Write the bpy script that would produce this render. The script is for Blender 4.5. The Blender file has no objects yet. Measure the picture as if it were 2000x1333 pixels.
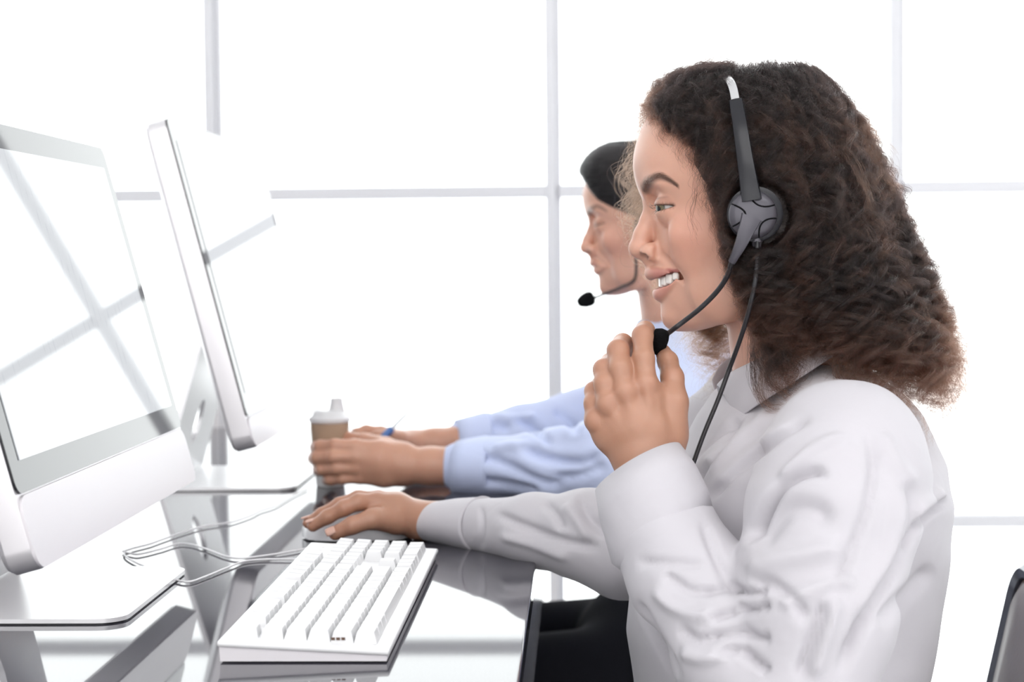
import bpy, bmesh, math, random
import numpy as np
from mathutils import Vector, Matrix
from mathutils.bvhtree import BVHTree

random.seed(7)
RNG = np.random.default_rng(7)
scn = bpy.context.scene
COL = scn.collection

# ------------------------------------------------------------------ camera
FPX = 3500.0                       # focal length in pixels of the 2000 x 1333 frame
DESK_Z = 0.73
CAM = np.array([0.0, 0.0, DESK_Z + 0.28])
_yaw = math.atan(130 / FPX); _pit = math.atan(158 / FPX); _rol = math.radians(0.55)
_f = np.array([-math.sin(_yaw) * math.cos(_pit), math.cos(_yaw) * math.cos(_pit), -math.sin(_pit)])
_r = np.cross(_f, [0, 0, 1]); _r /= np.linalg.norm(_r)
_u = np.cross(_r, _f)
CR = _r * math.cos(_rol) - _u * math.sin(_rol)
CU = _u * math.cos(_rol) + _r * math.sin(_rol)
cd = bpy.data.cameras.new('camera')
cam = bpy.data.objects.new('camera', cd); COL.objects.link(cam)
cd.sensor_width = 36.0; cd.lens = 36.0 * FPX / 2000.0
cd.clip_start = 0.05; cd.clip_end = 100
cam.matrix_world = Matrix(((CR[0], CU[0], -_f[0], CAM[0]), (CR[1], CU[1], -_f[1], CAM[1]),
                           (CR[2], CU[2], -_f[2], CAM[2]), (0, 0, 0, 1)))
cd.dof.use_dof = True; cd.dof.focus_distance = 1.45; cd.dof.aperture_fstop = 7.0
scn.camera = cam

# ------------------------------------------------------------------ view, world, lights
scn.view_settings.view_transform = 'Standard'
scn.view_settings.look = 'None'
scn.view_settings.gamma = 1.0
scn.view_settings.use_curve_mapping = False
scn.view_settings.exposure = 0.0
scn.cycles.max_bounces = 10
scn.cycles.diffuse_bounces = 5
scn.cycles.transparent_max_bounces = 24
scn.cycles.caustics_reflective = False
scn.cycles.caustics_refractive = False
world = bpy.data.worlds.new('overcast_sky'); scn.world = world
world.use_nodes = True
_bg = world.node_tree.nodes['Background']
_bg.inputs[0].default_value = (0.985, 0.99, 1.0, 1); _bg.inputs[1].default_value = 3.1

def area_light(name, loc, target, sx, sy, power, col=(1, 1, 1)):
    l = bpy.data.lights.new(name, 'AREA'); l.shape = 'RECTANGLE'; l.size = sx; l.size_y = sy
    l.energy = power; l.color = col
    o = bpy.data.objects.new(name, l); COL.objects.link(o); o.location = loc
    o.rotation_euler = (Vector(target) - Vector(loc)).to_track_quat('-Z', 'Y').to_euler()
    return o
area_light('ceiling_fill_light', (0.6, -0.4, 2.68), (0.6, -0.4, 0), 3.2, 1.4, 38, (1, .985, .97))  # added overhead fill, no ceiling fixture is modelled
area_light('rear_fill_light', (-0.4, -2.7, 1.5), (0.2, 2.0, 1.1), 5.0, 2.4, 58, (1, .985, .975))  # added fill from behind the camera, the rear wall has no window

# ------------------------------------------------------------------ helpers: projection, meshes, materials
def ray(px, py):
    return _f + CR * ((px - 1000.0) / FPX) - CU * ((py - 666.5) / FPX)
def P(px, py, d):
    """the point that stands at depth d (world y) on the line of sight of a photograph pixel"""
    v = ray(px, py)
    return CAM + v * ((d - CAM[1]) / v[1])
def DP(px, py, z=DESK_Z):
    """the point of a horizontal plane seen at a pixel"""
    v = ray(px, py)
    return CAM + v * ((z - CAM[2]) / v[2])
def proj(p):
    q = np.asarray(p) - CAM
    z = q @ _f
    return 1000 + FPX * (q @ CR) / z, 666.5 - FPX * (q @ CU) / z

XF = None   # (c1, c2, scale) applied to vertices when set
def xf(v):
    v = np.asarray(v, dtype=np.float64)
    if XF is None: return v
    c1, c2, s = XF
    return c2 + s * (v - c1)

def link(name, me, parent=None, mat=None, smooth=True):
    o = bpy.data.objects.new(name, me); COL.objects.link(o)
    if parent is not None: o.parent = parent
    if mat is not None and not me.materials: me.materials.append(mat)
    if smooth and hasattr(me, 'polygons') and len(me.polygons):
        me.polygons.foreach_set('use_smooth', np.ones(len(me.polygons), dtype=bool))
    return o
def tag(o, label=None, cat=None, group=None, kind=None):
    if label: o['label'] = label
    if cat: o['category'] = cat
    if group: o['group'] = group
    if kind: o['kind'] = kind
    return o
def empty(name, loc=(0, 0, 0), label=None, cat=None, group=None, kind=None, parent=None):
    o = bpy.data.objects.new(name, None); COL.objects.link(o); o.location = loc
    o.empty_display_size = 0.05
    if parent is not None: o.parent = parent
    return tag(o, label, cat, group, kind)
def adopt(child, parent):
    """parent a part built in world coordinates to an Empty that stands elsewhere"""
    child.parent = parent
    child.matrix_parent_inverse = Matrix.Translation(parent.location).inverted()
    return child

def raw_mesh(name, verts, faces):
    """faces: (n,4) or (n,3) int array"""
    verts = xf(verts)
    me = bpy.data.meshes.new(name)
    faces = np.asarray(faces, dtype=np.int32); n, k = faces.shape
    me.vertices.add(len(verts)); me.vertices.foreach_set('co', np.ascontiguousarray(verts, dtype=np.float32).ravel())
    me.loops.add(n * k); me.loops.foreach_set('vertex_index', faces.ravel())
    me.polygons.add(n)
    me.polygons.foreach_set('loop_start', np.arange(0, n * k, k, dtype=np.int32))
    me.update(calc_edges=True); me.validate()
    return me
def set_col(me, cols, name='col'):
    a = me.attributes.new(name, 'FLOAT_COLOR', 'POINT')
    c = np.ones((len(cols), 4), dtype=np.float32); c[:, :3] = cols
    a.data.foreach_set('color', c.ravel())

class BM:
    """collects simple shapes into one mesh"""
    def __init__(self): self.bm = bmesh.new(); self.wn = False
    def box(self, c, s, rot=None, bevel=0.0, seg=2):
        r = bmesh.ops.create_cube(self.bm, size=1.0)
        vs = r['verts']
        bmesh.ops.scale(self.bm, vec=s, verts=vs)
        if bevel > 0:
            self.wn = True
            es = list({e for v in vs for e in v.link_edges})
            rb = bmesh.ops.bevel(self.bm, geom=es, offset=bevel, segments=seg, affect='EDGES', profile=0.5)
            vs = list({v for f in rb['faces'] for v in f.verts} | {v for v in vs if v.is_valid})
        if rot is not None: bmesh.ops.rotate(self.bm, verts=vs, cent=(0, 0, 0), matrix=rot)
        bmesh.ops.translate(self.bm, verts=vs, vec=c)
        return self
    def tube(self, pts, rad, n=10, cap=True):
        pts = [Vector(p) for p in pts]; m = len(pts)
        rad = [rad] * m if not hasattr(rad, '__len__') else rad
        rings = []; prev = None
        for i, p in enumerate(pts):
            t = (pts[min(i + 1, m - 1)] - pts[max(i - 1, 0)]).normalized()
            if prev is None:
                a = Vector((0, 0, 1)) if abs(t.z) < .9 else Vector((1, 0, 0))
                prev = a.cross(t).normalized()
            s = (prev - t * prev.dot(t)).normalized(); b = t.cross(s); prev = s
            rings.append([self.bm.verts.new(p + (s * math.cos(2 * math.pi * k / n) + b * math.sin(2 * math.pi * k / n)) * rad[i]) for k in range(n)])
        for i in range(m - 1):
            for k in range(n):
                self.bm.faces.new((rings[i][k], rings[i][(k + 1) % n], rings[i + 1][(k + 1) % n], rings[i + 1][k]))
        if cap:
            self.bm.faces.new(rings[0][::-1]); self.bm.faces.new(rings[-1])
        return self
    def lathe(self, prof, c=(0, 0, 0), n=40, rot=None, cap=True):
        """prof: (radius, height) pairs from the bottom up"""
        c = Vector(c); rings = []
        for r, z in prof:
            ring = []
            for k in range(n):
                v = Vector((r * math.cos(2 * math.pi * k / n), r * math.sin(2 * math.pi * k / n), z))
                if rot is not None: v = rot @ v
                ring.append(self.bm.verts.new(c + v))
            rings.append(ring)
        for i in range(len(rings) - 1):
            for k in range(n):
                self.bm.faces.new((rings[i][k], rings[i][(k + 1) % n], rings[i + 1][(k + 1) % n], rings[i + 1][k]))
        if cap:
            self.bm.faces.new(rings[0][::-1]); self.bm.faces.new(rings[-1])
        return self
    def grid(self, rows, close=False):
        vs = [[self.bm.verts.new(Vector(p)) for p in r] for r in rows]
        for i in range(len(vs) - 1):
            n = len(vs[i])
            for k in range(n if close else n - 1):
                self.bm.faces.new((vs[i][k], vs[i][(k + 1) % n], vs[i + 1][(k + 1) % n], vs[i + 1][k]))
        return self
    def prism(self, poly, h, axis_fn):
        """poly: 2-D outline; axis_fn(u, v, w) -> point; extruded w = 0..h"""
        a = [self.bm.verts.new(axis_fn(u, v, 0.0)) for u, v in poly]
        b = [self.bm.verts.new(axis_fn(u, v, h)) for u, v in poly]
        n = len(poly)
        self.bm.faces.new(a[::-1]); self.bm.faces.new(b)
        for k in range(n): self.bm.faces.new((a[k], a[(k + 1) % n], b[(k + 1) % n], b[k]))
        return self
    def mesh(self, name):
        bmesh.ops.recalc_face_normals(self.bm, faces=self.bm.faces)
        if XF is not None:
            for v in self.bm.verts: v.co = Vector(xf(v.co))
        me = bpy.data.meshes.new(name); self.bm.to_mesh(me); self.bm.free()
        return me
    def obj(self, name, mat, parent=None, smooth=True, sharp=40, solid=0.0, subsurf=0):
        me = self.mesh(name); o = link(name, me, None, mat, smooth)
        if smooth and sharp: me.set_sharp_from_angle(angle=math.radians(sharp))
        if parent is not None: adopt(o, parent)
        if self.wn and smooth:
            m = o.modifiers.new('weighted', 'WEIGHTED_NORMAL'); m.keep_sharp = True; m.weight = 100
        if solid:
            m = o.modifiers.new('thickness', 'SOLIDIFY'); m.thickness = solid; m.offset = 0
        if subsurf:
            m = o.modifiers.new('smooth', 'SUBSURF'); m.levels = subsurf; m.render_levels = subsurf
        return o

def new_mat(name):
    m = bpy.data.materials.new(name); m.use_nodes = True
    nt = m.node_tree; b = nt.nodes['Principled BSDF']
    return m, nt, b
def pmat(name, col, rough=0.5, metal=0.0, bump=None, var=None, **kw):
    """principled material; bump=(scale, strength, distance), var=(scale, amount)"""
    m, nt, b = new_mat(name)
    b.inputs['Base Color'].default_value = (*col, 1); b.inputs['Roughness'].default_value = rough
    b.inputs['Metallic'].default_value = metal
    for k, v in kw.items(): b.inputs[k].default_value = v
    if bump or var:
        tc = nt.nodes.new('ShaderNodeTexCoord')
    if bump:
        n = nt.nodes.new('ShaderNodeTexNoise'); n.inputs['Scale'].default_value = bump[0]; n.inputs['Detail'].default_value = 5
        nt.links.new(tc.outputs['Object'], n.inputs['Vector'])
        bp = nt.nodes.new('ShaderNodeBump'); bp.inputs['Strength'].default_value = bump[1]; bp.inputs['Distance'].default_value = bump[2]
        nt.links.new(n.outputs['Fac'], bp.inputs['Height']); nt.links.new(bp.outputs['Normal'], b.inputs['Normal'])
    if var:
        n2 = nt.nodes.new('ShaderNodeTexNoise'); n2.inputs['Scale'].default_value = var[0]
        nt.links.new(tc.outputs['Object'], n2.inputs['Vector'])
        mx = nt.nodes.new('ShaderNodeMix'); mx.data_type = 'RGBA'
        mx.inputs['A'].default_value = (*[c * (1 - var[1]) for c in col], 1); mx.inputs['B'].default_value = (*[min(1, c * (1 + var[1])) for c in col], 1)
        nt.links.new(n2.outputs['Fac'], mx.inputs['Factor']); nt.links.new(mx.outputs['Result'], b.inputs['Base Color'])
    return m

# ------------------------------------------------------------------ implicit modelling (for people)
def smin(a, b, k):
    h = np.clip(0.5 + 0.5 * (b - a) / k, 0, 1)
    return b + (a - b) * h - k * h * (1 - h)
class Field:
    def __init__(self, lo, hi, h):
        self.lo = np.asarray(lo, dtype=np.float64); self.h = h
        self.n = np.ceil((np.asarray(hi) - self.lo) / h).astype(int) + 1
        self.F = np.full(self.n, 0.05, dtype=np.float32)
        self.ax = [(self.lo[i] + h * np.arange(self.n[i])).astype(np.float32) for i in range(3)]
    def sub(self, lo, hi):
        s = []
        for i in range(3):
            a = int(np.clip(math.floor((lo[i] - self.lo[i]) / self.h), 0, self.n[i])); b = int(np.clip(math.ceil((hi[i] - self.lo[i]) / self.h) + 1, 0, self.n[i]))
            s.append(slice(a, b))
        X = self.ax[0][s[0]][:, None, None]; Y = self.ax[1][s[1]][None, :, None]; Z = self.ax[2][s[2]][None, None, :]
        return tuple(s), X, Y, Z
    def _put(self, s, d, k, op):
        if d.size == 0: return
        d = d.astype(np.float32)
        if op == 'add': self.F[s] = smin(self.F[s], d, k)
        elif op == 'cut': self.F[s] = -smin(-self.F[s], d, k)
    def cone(self, p, q, r1, r2, k=0.01, op='add'):
        p = np.asarray(p, float); q = np.asarray(q, float); R = max(r1, r2) + 2.2 * k + 0.004
        s, X, Y, Z = self.sub(np.minimum(p, q) - R, np.maximum(p, q) + R)
        d = q - p; L = max(d @ d, 1e-12)
        t = np.clip(((X - p[0]) * d[0] + (Y - p[1]) * d[1] + (Z - p[2]) * d[2]) / L, 0, 1)
        D = np.sqrt((X - p[0] - t * d[0]) ** 2 + (Y - p[1] - t * d[1]) ** 2 + (Z - p[2] - t * d[2]) ** 2) - (r1 + (r2 - r1) * t)
        self._put(s, D, k, op); return self
    def chain(self, pts, k=0.01, op='add'):
        """pts: (x, y, z, r)"""
        for a, b in zip(pts[:-1], pts[1:]): self.cone(a[:3], b[:3], a[3], b[3], k, op)
        return self
    def ell(self, c, r, k=0.01, op='add', rot=None):
        c = np.asarray(c, float); r = np.asarray(r, float); R = r.max() + 2.2 * k + 0.004
        s, X, Y, Z = self.sub(c - R, c + R)
        x, y, z = X - c[0], Y - c[1], Z - c[2]
        if rot is not None:
            m = np.asarray(rot); x, y, z = (m[0, 0] * x + m[1, 0] * y + m[2, 0] * z, m[0, 1] * x + m[1, 1] * y + m[2, 1] * z, m[0, 2] * x + m[1, 2] * y + m[2, 2] * z)
        k0 = np.sqrt((x / r[0]) ** 2 + (y / r[1]) ** 2 + (z / r[2]) ** 2); k1 = np.sqrt((x / r[0] ** 2) ** 2 + (y / r[1] ** 2) ** 2 + (z / r[2] ** 2) ** 2) + 1e-9
        self._put(s, k0 * (k0 - 1) / k1, k, op); return self
    def loft(self, tab, k=0.02, off=0.0, pw=2.0, zpad=0.02):
        """tab rows: (z, cx, cy, a, b) sorted by z: stacked ellipses"""
        tab = np.asarray(sorted(tab)); z0, z1 = tab[0, 0], tab[-1, 0]
        R = tab[:, 3:].max() + 0.06
        cx, cy = tab[:, 1], tab[:, 2]
        s, X, Y, Z = self.sub((cx.min() - R, cy.min() - R, z0 - zpad), (cx.max() + R, cy.max() + R, z1 + zpad))
        I = lambda j: np.interp(Z, tab[:, 0], tab[:, j]).astype(np.float32)
        a, b = I(3) + off, I(4) + off
        g = (np.abs((X - I(1)) / a) ** pw + np.abs((Y - I(2)) / b) ** pw) ** (1 / pw)
        D = (g - 1) * np.minimum(a, b)
        D = np.maximum(D, np.maximum(Z - z1, z0 - Z))
        self._put(s, D, k, 'add'); return self
    def mesh(self, smooth=2):
        F = self.F; S = F < 0
        n = F.shape
        c = np.zeros((n[0] - 1, n[1] - 1, n[2] - 1), dtype=np.uint8)
        for i in (0, 1):
            for j in (0, 1):
                for k in (0, 1):
                    c += S[i:n[0] - 1 + i, j:n[1] - 1 + j, k:n[2] - 1 + k]
        act = np.argwhere((c > 0) & (c < 8))
        idx = np.full(c.shape, -1, dtype=np.int32); idx[act[:, 0], act[:, 1], act[:, 2]] = np.arange(len(act))
        acc = np.zeros((len(act), 3)); cnt = np.zeros(len(act))
        cor = [(i, j, k) for i in (0, 1) for j in (0, 1) for k in (0, 1)]
        val = {q: F[act[:, 0] + q[0], act[:, 1] + q[1], act[:, 2] + q[2]].astype(np.float64) for q in cor}
        for q in cor:
            for ax in range(3):
                if q[ax]: continue
                e = list(q); e[ax] = 1; e = tuple(e)
                a, b = val[q], val[e]; m = (a < 0) != (b < 0)
                t = np.where(m, a / np.where(np.abs(a - b) < 1e-12, 1e-12, a - b), 0)
                pt = np.tile(np.array(q, float), (len(act), 1)); pt[:, ax] = t
                acc[m] += pt[m]; cnt[m] += 1
        V = self.lo + (act + acc / cnt[:, None]) * self.h
        faces = []
        for ax in range(3):
            o1, o2 = [(1, 2), (2, 0), (0, 1)][ax]
            sl = [slice(1, m - 1) for m in n]; sl[ax] = slice(0, n[ax] - 1)
            sh = [slice(1, m - 1) for m in n]; sh[ax] = slice(1, n[ax])
            A = S[tuple(sl)]; B = S[tuple(sh)]
            e = np.argwhere(A != B)
            if not len(e): continue
            fl = A[e[:, 0], e[:, 1], e[:, 2]]
            base = e.copy()
            for i in range(3):
                if i != ax: base[:, i] += 1
            def ci(d1, d2):
                b = base.copy(); b[:, o1] -= d1; b[:, o2] -= d2
                return idx[b[:, 0], b[:, 1], b[:, 2]]
            q = np.stack([ci(1, 1), ci(0, 1), ci(0, 0), ci(1, 0)], 1)
            q[~fl] = q[~fl][:, ::-1]
            faces.append(q)
        Q = np.concatenate(faces)
        if smooth:
            ed = np.concatenate([Q[:, [0, 1]], Q[:, [1, 2]], Q[:, [2, 3]], Q[:, [3, 0]]])
            V = lap(V, ed, smooth)
        return V, Q
def lap(V, ed, it=2, lam=0.5, mu=-0.52):
    deg = np.bincount(ed.ravel(), minlength=len(V)).astype(float)
    for i in range(it * 2):
        w = lam if i % 2 == 0 else mu
        D = np.stack([np.bincount(ed[:, 0], V[ed[:, 1], a], len(V)) + np.bincount(ed[:, 1], V[ed[:, 0], a], len(V)) for a in range(3)], 1)
        V = V + w * (D / np.maximum(deg, 1)[:, None] - V)
    return V
def vnorm(V, Q):
    n = np.cross(V[Q[:, 2]] - V[Q[:, 0]], V[Q[:, 3]] - V[Q[:, 1]])
    N = np.stack([sum(np.bincount(Q[:, c], n[:, a], len(V)) for c in range(4)) for a in range(3)], 1)
    return N / (np.linalg.norm(N, axis=1)[:, None] + 1e-12)
def join(parts):
    Vs, Qs, o = [], [], 0
    for V, Q in parts:
        Vs.append(V); Qs.append(Q + o); o += len(V)
    return np.concatenate(Vs), np.concatenate(Qs)
def seg_dist(pt, poly):
    """2-D or 3-D distance of many points to a polyline, and the place 0..1 along it"""
    poly = np.asarray(poly, float); best = np.full(len(pt), 1e9); where = np.zeros(len(pt))
    L = np.linalg.norm(np.diff(poly, axis=0), axis=1); tot = L.sum(); acc = 0
    for i in range(len(poly) - 1):
        a, b = poly[i], poly[i + 1]; d = b - a
        t = np.clip(((pt - a) @ d) / max(d @ d, 1e-12), 0, 1)
        D = np.linalg.norm(pt - a - t[:, None] * d, axis=1)
        m = D < best; best[m] = D[m]; where[m] = (acc + t[m] * L[i]) / tot
        acc += L[i]
    return best, where
def catmull(pts, n):
    pts = np.asarray(pts, float); m = len(pts)
    t = np.linspace(0, m - 1, n); i = np.minimum(t.astype(int), m - 2); u = (t - i)[:, None]
    g = lambda j: pts[np.clip(j, 0, m - 1)]
    p0, p1, p2, p3 = g(i - 1), g(i), g(i + 1), g(i + 2)
    return 0.5 * ((2 * p1) + (-p0 + p2) * u + (2 * p0 - 5 * p1 + 4 * p2 - p3) * u ** 2 + (-p0 + 3 * p1 - 3 * p2 + p3) * u ** 3)
def hair_obj(name, strands, radius, mat, parent, tip=0.4):
    """strands: (n, m, 3) array -> one hair curves object"""
    strands = xf(np.asarray(strands).reshape(-1, 3)).reshape(np.asarray(strands).shape)
    n, m, _ = strands.shape
    hc = bpy.data.hair_curves.new(name)
    hc.add_curves([m] * n)
    hc.attributes['position'].data.foreach_set('vector', strands.astype(np.float32).ravel()) if 'position' in hc.attributes else hc.position_data.foreach_set('vector', strands.astype(np.float32).ravel())
    ra = hc.attributes.get('radius') or hc.attributes.new('radius', 'FLOAT', 'POINT')
    prof = np.linspace(1, tip, m)
    r = (prof[None, :] * (radius * RNG.uniform(.75, 1.25, n))[:, None]).astype(np.float32)
    ra.data.foreach_set('value', r.ravel())
    hc.materials.append(mat)
    o = bpy.data.objects.new(name, hc); COL.objects.link(o)
    adopt(o, parent) if parent is not None and parent.parent is None else None
    if parent is not None and o.parent is None: o.parent = parent; o.matrix_parent_inverse = Matrix.Translation(parent.parent.location).inverted() if False else Matrix.Identity(4)
    o['kind'] = 'stuff'
    return o

# ------------------------------------------------------------------ materials
M_wall = pmat('white_wall_paint', (.86, .86, .87), .7, bump=(60, .08, .002))
M_floor = pmat('pale_floor_tile', (.82, .82, .83), .25, var=(3, .03))
M_ceil = pmat('white_ceiling_paint', (.86, .86, .86), .8, bump=(80, .06, .002))
M_frame = pmat('white_window_frame', (.80, .80, .83), .35, bump=(150, .02, .001))
M_alu = pmat('silver_aluminium', (.87, .86, .88), .26, .35, bump=(600, .03, .0004))
M_alu_side = pmat('brushed_aluminium_rim', (.80, .78, .80), .38, .6, bump=(600, .03, .0004))
M_dark = pmat('dark_plastic', (.012, .012, .015), .35, bump=(400, .02, .0005))
M_whiteplastic = pmat('white_plastic', (.87, .87, .88), .3, bump=(500, .02, .0003))
M_pinkplastic = pmat('off_white_plastic', (.80, .77, .80), .35, bump=(500, .02, .0003))

def glass_pane_mat():
    m = bpy.data.materials.new('window_glass'); m.use_nodes = True; nt = m.node_tree; nt.nodes.clear()
    out = nt.nodes.new('ShaderNodeOutputMaterial'); mix = nt.nodes.new('ShaderNodeMixShader')
    tr = nt.nodes.new('ShaderNodeBsdfTransparent'); gl = nt.nodes.new('ShaderNodeBsdfGlossy'); gl.inputs['Roughness'].default_value = .02
    lw = nt.nodes.new('ShaderNodeLayerWeight'); lw.inputs[0].default_value = .12
    nz = nt.nodes.new('ShaderNodeTexNoise'); nz.inputs['Scale'].default_value = 1.5
    bp = nt.nodes.new('ShaderNodeBump'); bp.inputs['Strength'].default_value = .02
    nt.links.new(nz.outputs['Fac'], bp.inputs['Height']); nt.links.new(bp.outputs['Normal'], gl.inputs['Normal'])
    tr.inputs[0].default_value = (.97, .985, .98, 1)
    nt.links.new(lw.outputs['Fresnel'], mix.inputs[0]); nt.links.new(tr.outputs[0], mix.inputs[1]); nt.links.new(gl.outputs[0], mix.inputs[2])
    nt.links.new(mix.outputs[0], out.inputs[0])
    return m
M_glass = glass_pane_mat()

def desk_mat():
    m, nt, b = new_mat('polished_dark_granite')
    tc = nt.nodes.new('ShaderNodeTexCoord'); n = nt.nodes.new('ShaderNodeTexNoise'); n.inputs['Scale'].default_value = 700; n.inputs['Detail'].default_value = 3
    nt.links.new(tc.outputs['Object'], n.inputs['Vector'])
    r = nt.nodes.new('ShaderNodeValToRGB'); r.color_ramp.elements[0].position = .42; r.color_ramp.elements[1].position = .78
    r.color_ramp.elements[0].color = (.028, .026, .034, 1); r.color_ramp.elements[1].color = (.11, .11, .14, 1)
    nt.links.new(n.outputs['Fac'], r.inputs[0]); nt.links.new(r.outputs[0], b.inputs['Base Color'])
    b.inputs['Roughness'].default_value = .035; b.inputs['IOR'].default_value = 1.62
    return m
M_desk = desk_mat()

# ------------------------------------------------------------------ room shell
RX0, RX1, RY0, RY1, RZ = -3.6, 3.6, -3.0, 3.1, 2.75
def struct_box(name, lo, hi, mat):
    c = [(a + b) / 2 for a, b in zip(lo, hi)]; s = [b - a for a, b in zip(lo, hi)]
    o = BM().box(c, s).obj(name, mat, smooth=False); o['kind'] = 'structure'; return o
struct_box('floor', (RX0 - .2, RY0 - .2, -.1), (RX1 + .2, RY1 + .2, 0), M_floor)
struct_box('ceiling', (RX0 - .2, RY0 - .2, RZ), (RX1 + .2, RY1 + .2, RZ + .1), M_ceil)
struct_box('wall_left', (RX0 - .15, RY0, 0), (RX0, RY1 + .15, RZ), M_wall)
struct_box('wall_right', (RX1, RY0, 0), (RX1 + .15, RY1 + .15, RZ), M_wall)
struct_box('wall_rear', (RX0 - .15, RY0 - .15, 0), (RX1 + .15, RY0, RZ), M_wall)
WIN_Z = [-.024 + .576 * k for k in range(1, 5)]
ZT = WIN_Z[-1] + .30
struct_box('wall_above_window', (RX0, RY1, ZT), (RX1, RY1 + .15, RZ), M_wall)
win = empty('window_1', (0, RY1, 0), kind='structure')
XM = [-.0425 + .5905 * k for k in range(-6, 7)]
for x in XM:
    b = BM().box((x - .003, RY1 + .012, ZT / 2), (.0175, .034, ZT), bevel=.0015, seg=1).box((x + .0095, RY1 + .022, ZT / 2), (.010, .018, ZT), bevel=.0012, seg=1)
    b.obj('mullion', M_frame, win, smooth=False)
xe = [RX0] + XM + [RX1]
for z in [.012] + WIN_Z + [ZT - .012]:
    for a, b_ in zip(xe[:-1], xe[1:]):
        BM().box(((a + b_) / 2, RY1 + .012, z), (b_ - a - .02, .030, .0215), bevel=.0012, seg=1).obj('transom', M_frame, win, smooth=False)
zs = [0.0] + WIN_Z + [ZT]
for a, b_ in zip(xe[:-1], xe[1:]):
    for c, d in zip(zs[:-1], zs[1:]):
        BM().box(((a + b_) / 2, RY1 + .026, (c + d) / 2), (b_ - a - .006, .005, d - c - .006)).obj('pane', M_glass, win, smooth=False)

# ------------------------------------------------------------------ desk
DX = -0.041; DY0, DY1, DXL = .35, 3.02, -1.35
desk = empty('office_desk', (-.7, 1.9, 0), 'long office desk with a polished dark speckled top and pale metal front edge', 'desk')
BM().box(((DX + DXL) / 2, (DY0 + DY1) / 2, DESK_Z - .009), (DX - DXL, DY1 - DY0, .018), bevel=.0025, seg=2).obj('tabletop', M_desk, desk)
M_apron = pmat('pale_metal_edge', (.55, .54, .57), .16, .85, bump=(300, .02, .0005))
BM().box((DX - .012, (DY0 + DY1) / 2, DESK_Z - .064), (.02, DY1 - DY0 - .01, .088), bevel=.004, seg=2).obj('front_rail', M_apron, desk)
BM().box((DXL + .02, (DY0 + DY1) / 2, DESK_Z - .06), (.02, DY1 - DY0 - .02, .08), bevel=.003, seg=1).obj('rear_rail', M_apron, desk)
M_wood = pmat('brown_wood_panel', (.22, .14, .10), .4, bump=(40, .1, .002), var=(14, .3))
M_legw = pmat('pale_leg_paint', (.80, .74, .71), .35, bump=(200, .03, .001))
for y in (DY0 + .1, DY1 - .06):
    for x in (DX - .05, DXL + .06):
        BM().box((x, y, (DESK_Z - .11) / 2), (.06, .05, DESK_Z - .11), bevel=.004, seg=1).obj('leg', M_legw, desk)
    BM().box(((DX + DXL) / 2, y, DESK_Z - .1), (DX - DXL - .2, .03, .12), bevel=.003, seg=1).obj('end_panel', M_wood, desk)

# ------------------------------------------------------------------ computers
M_screen_on = None
def screen_mat(name, strength, rows):
    m, nt, b = new_mat(name)
    b.inputs['Base Color'].default_value = (.02, .02, .025, 1); b.inputs['Roughness'].default_value = .03; b.inputs['IOR'].default_value = 1.55
    tc = nt.nodes.new('ShaderNodeTexCoord'); sp = nt.nodes.new('ShaderNodeSeparateXYZ'); nt.links.new(tc.outputs['Object'], sp.inputs[0])
    b.inputs['Emission Color'].default_value = (.93, .97, 1.0, 1)
    b.inputs['Emission Strength'].default_value = strength
    if rows:     # faint lines of a document on the screen
        w = nt.nodes.new('ShaderNodeTexWave'); w.inputs['Scale'].default_value = 22; w.bands_direction = 'Y'; w.inputs['Distortion'].default_value = 0
        nz = nt.nodes.new('ShaderNodeTexNoise'); nz.inputs['Scale'].default_value = 60
        nt.links.new(tc.outputs['Object'], w.inputs['Vector']); nt.links.new(tc.outputs['Object'], nz.inputs['Vector'])
        mu = nt.nodes.new('ShaderNodeMath'); mu.operation = 'MULTIPLY'; nt.links.new(w.outputs['Fac'], mu.inputs[0]); nt.links.new(nz.outputs['Fac'], mu.inputs[1])
        cr = nt.nodes.new('ShaderNodeValToRGB'); cr.color_ramp.elements[0].position = .45; cr.color_ramp.elements[1].position = .6
        cr.color_ramp.elements[0].color = (.93, .97, 1, 1); cr.color_ramp.elements[1].color = (.84, .88, .92, 1)
        nt.links.new(mu.outputs[0], cr.inputs[0]); nt.links.new(cr.outputs[0], b.inputs['Emission Color'])
    return m
M_bezel = pmat('black_glass_bezel', (.02, .02, .024), .03, IOR=1.55, bump=(20, .003, .0005))

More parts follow.
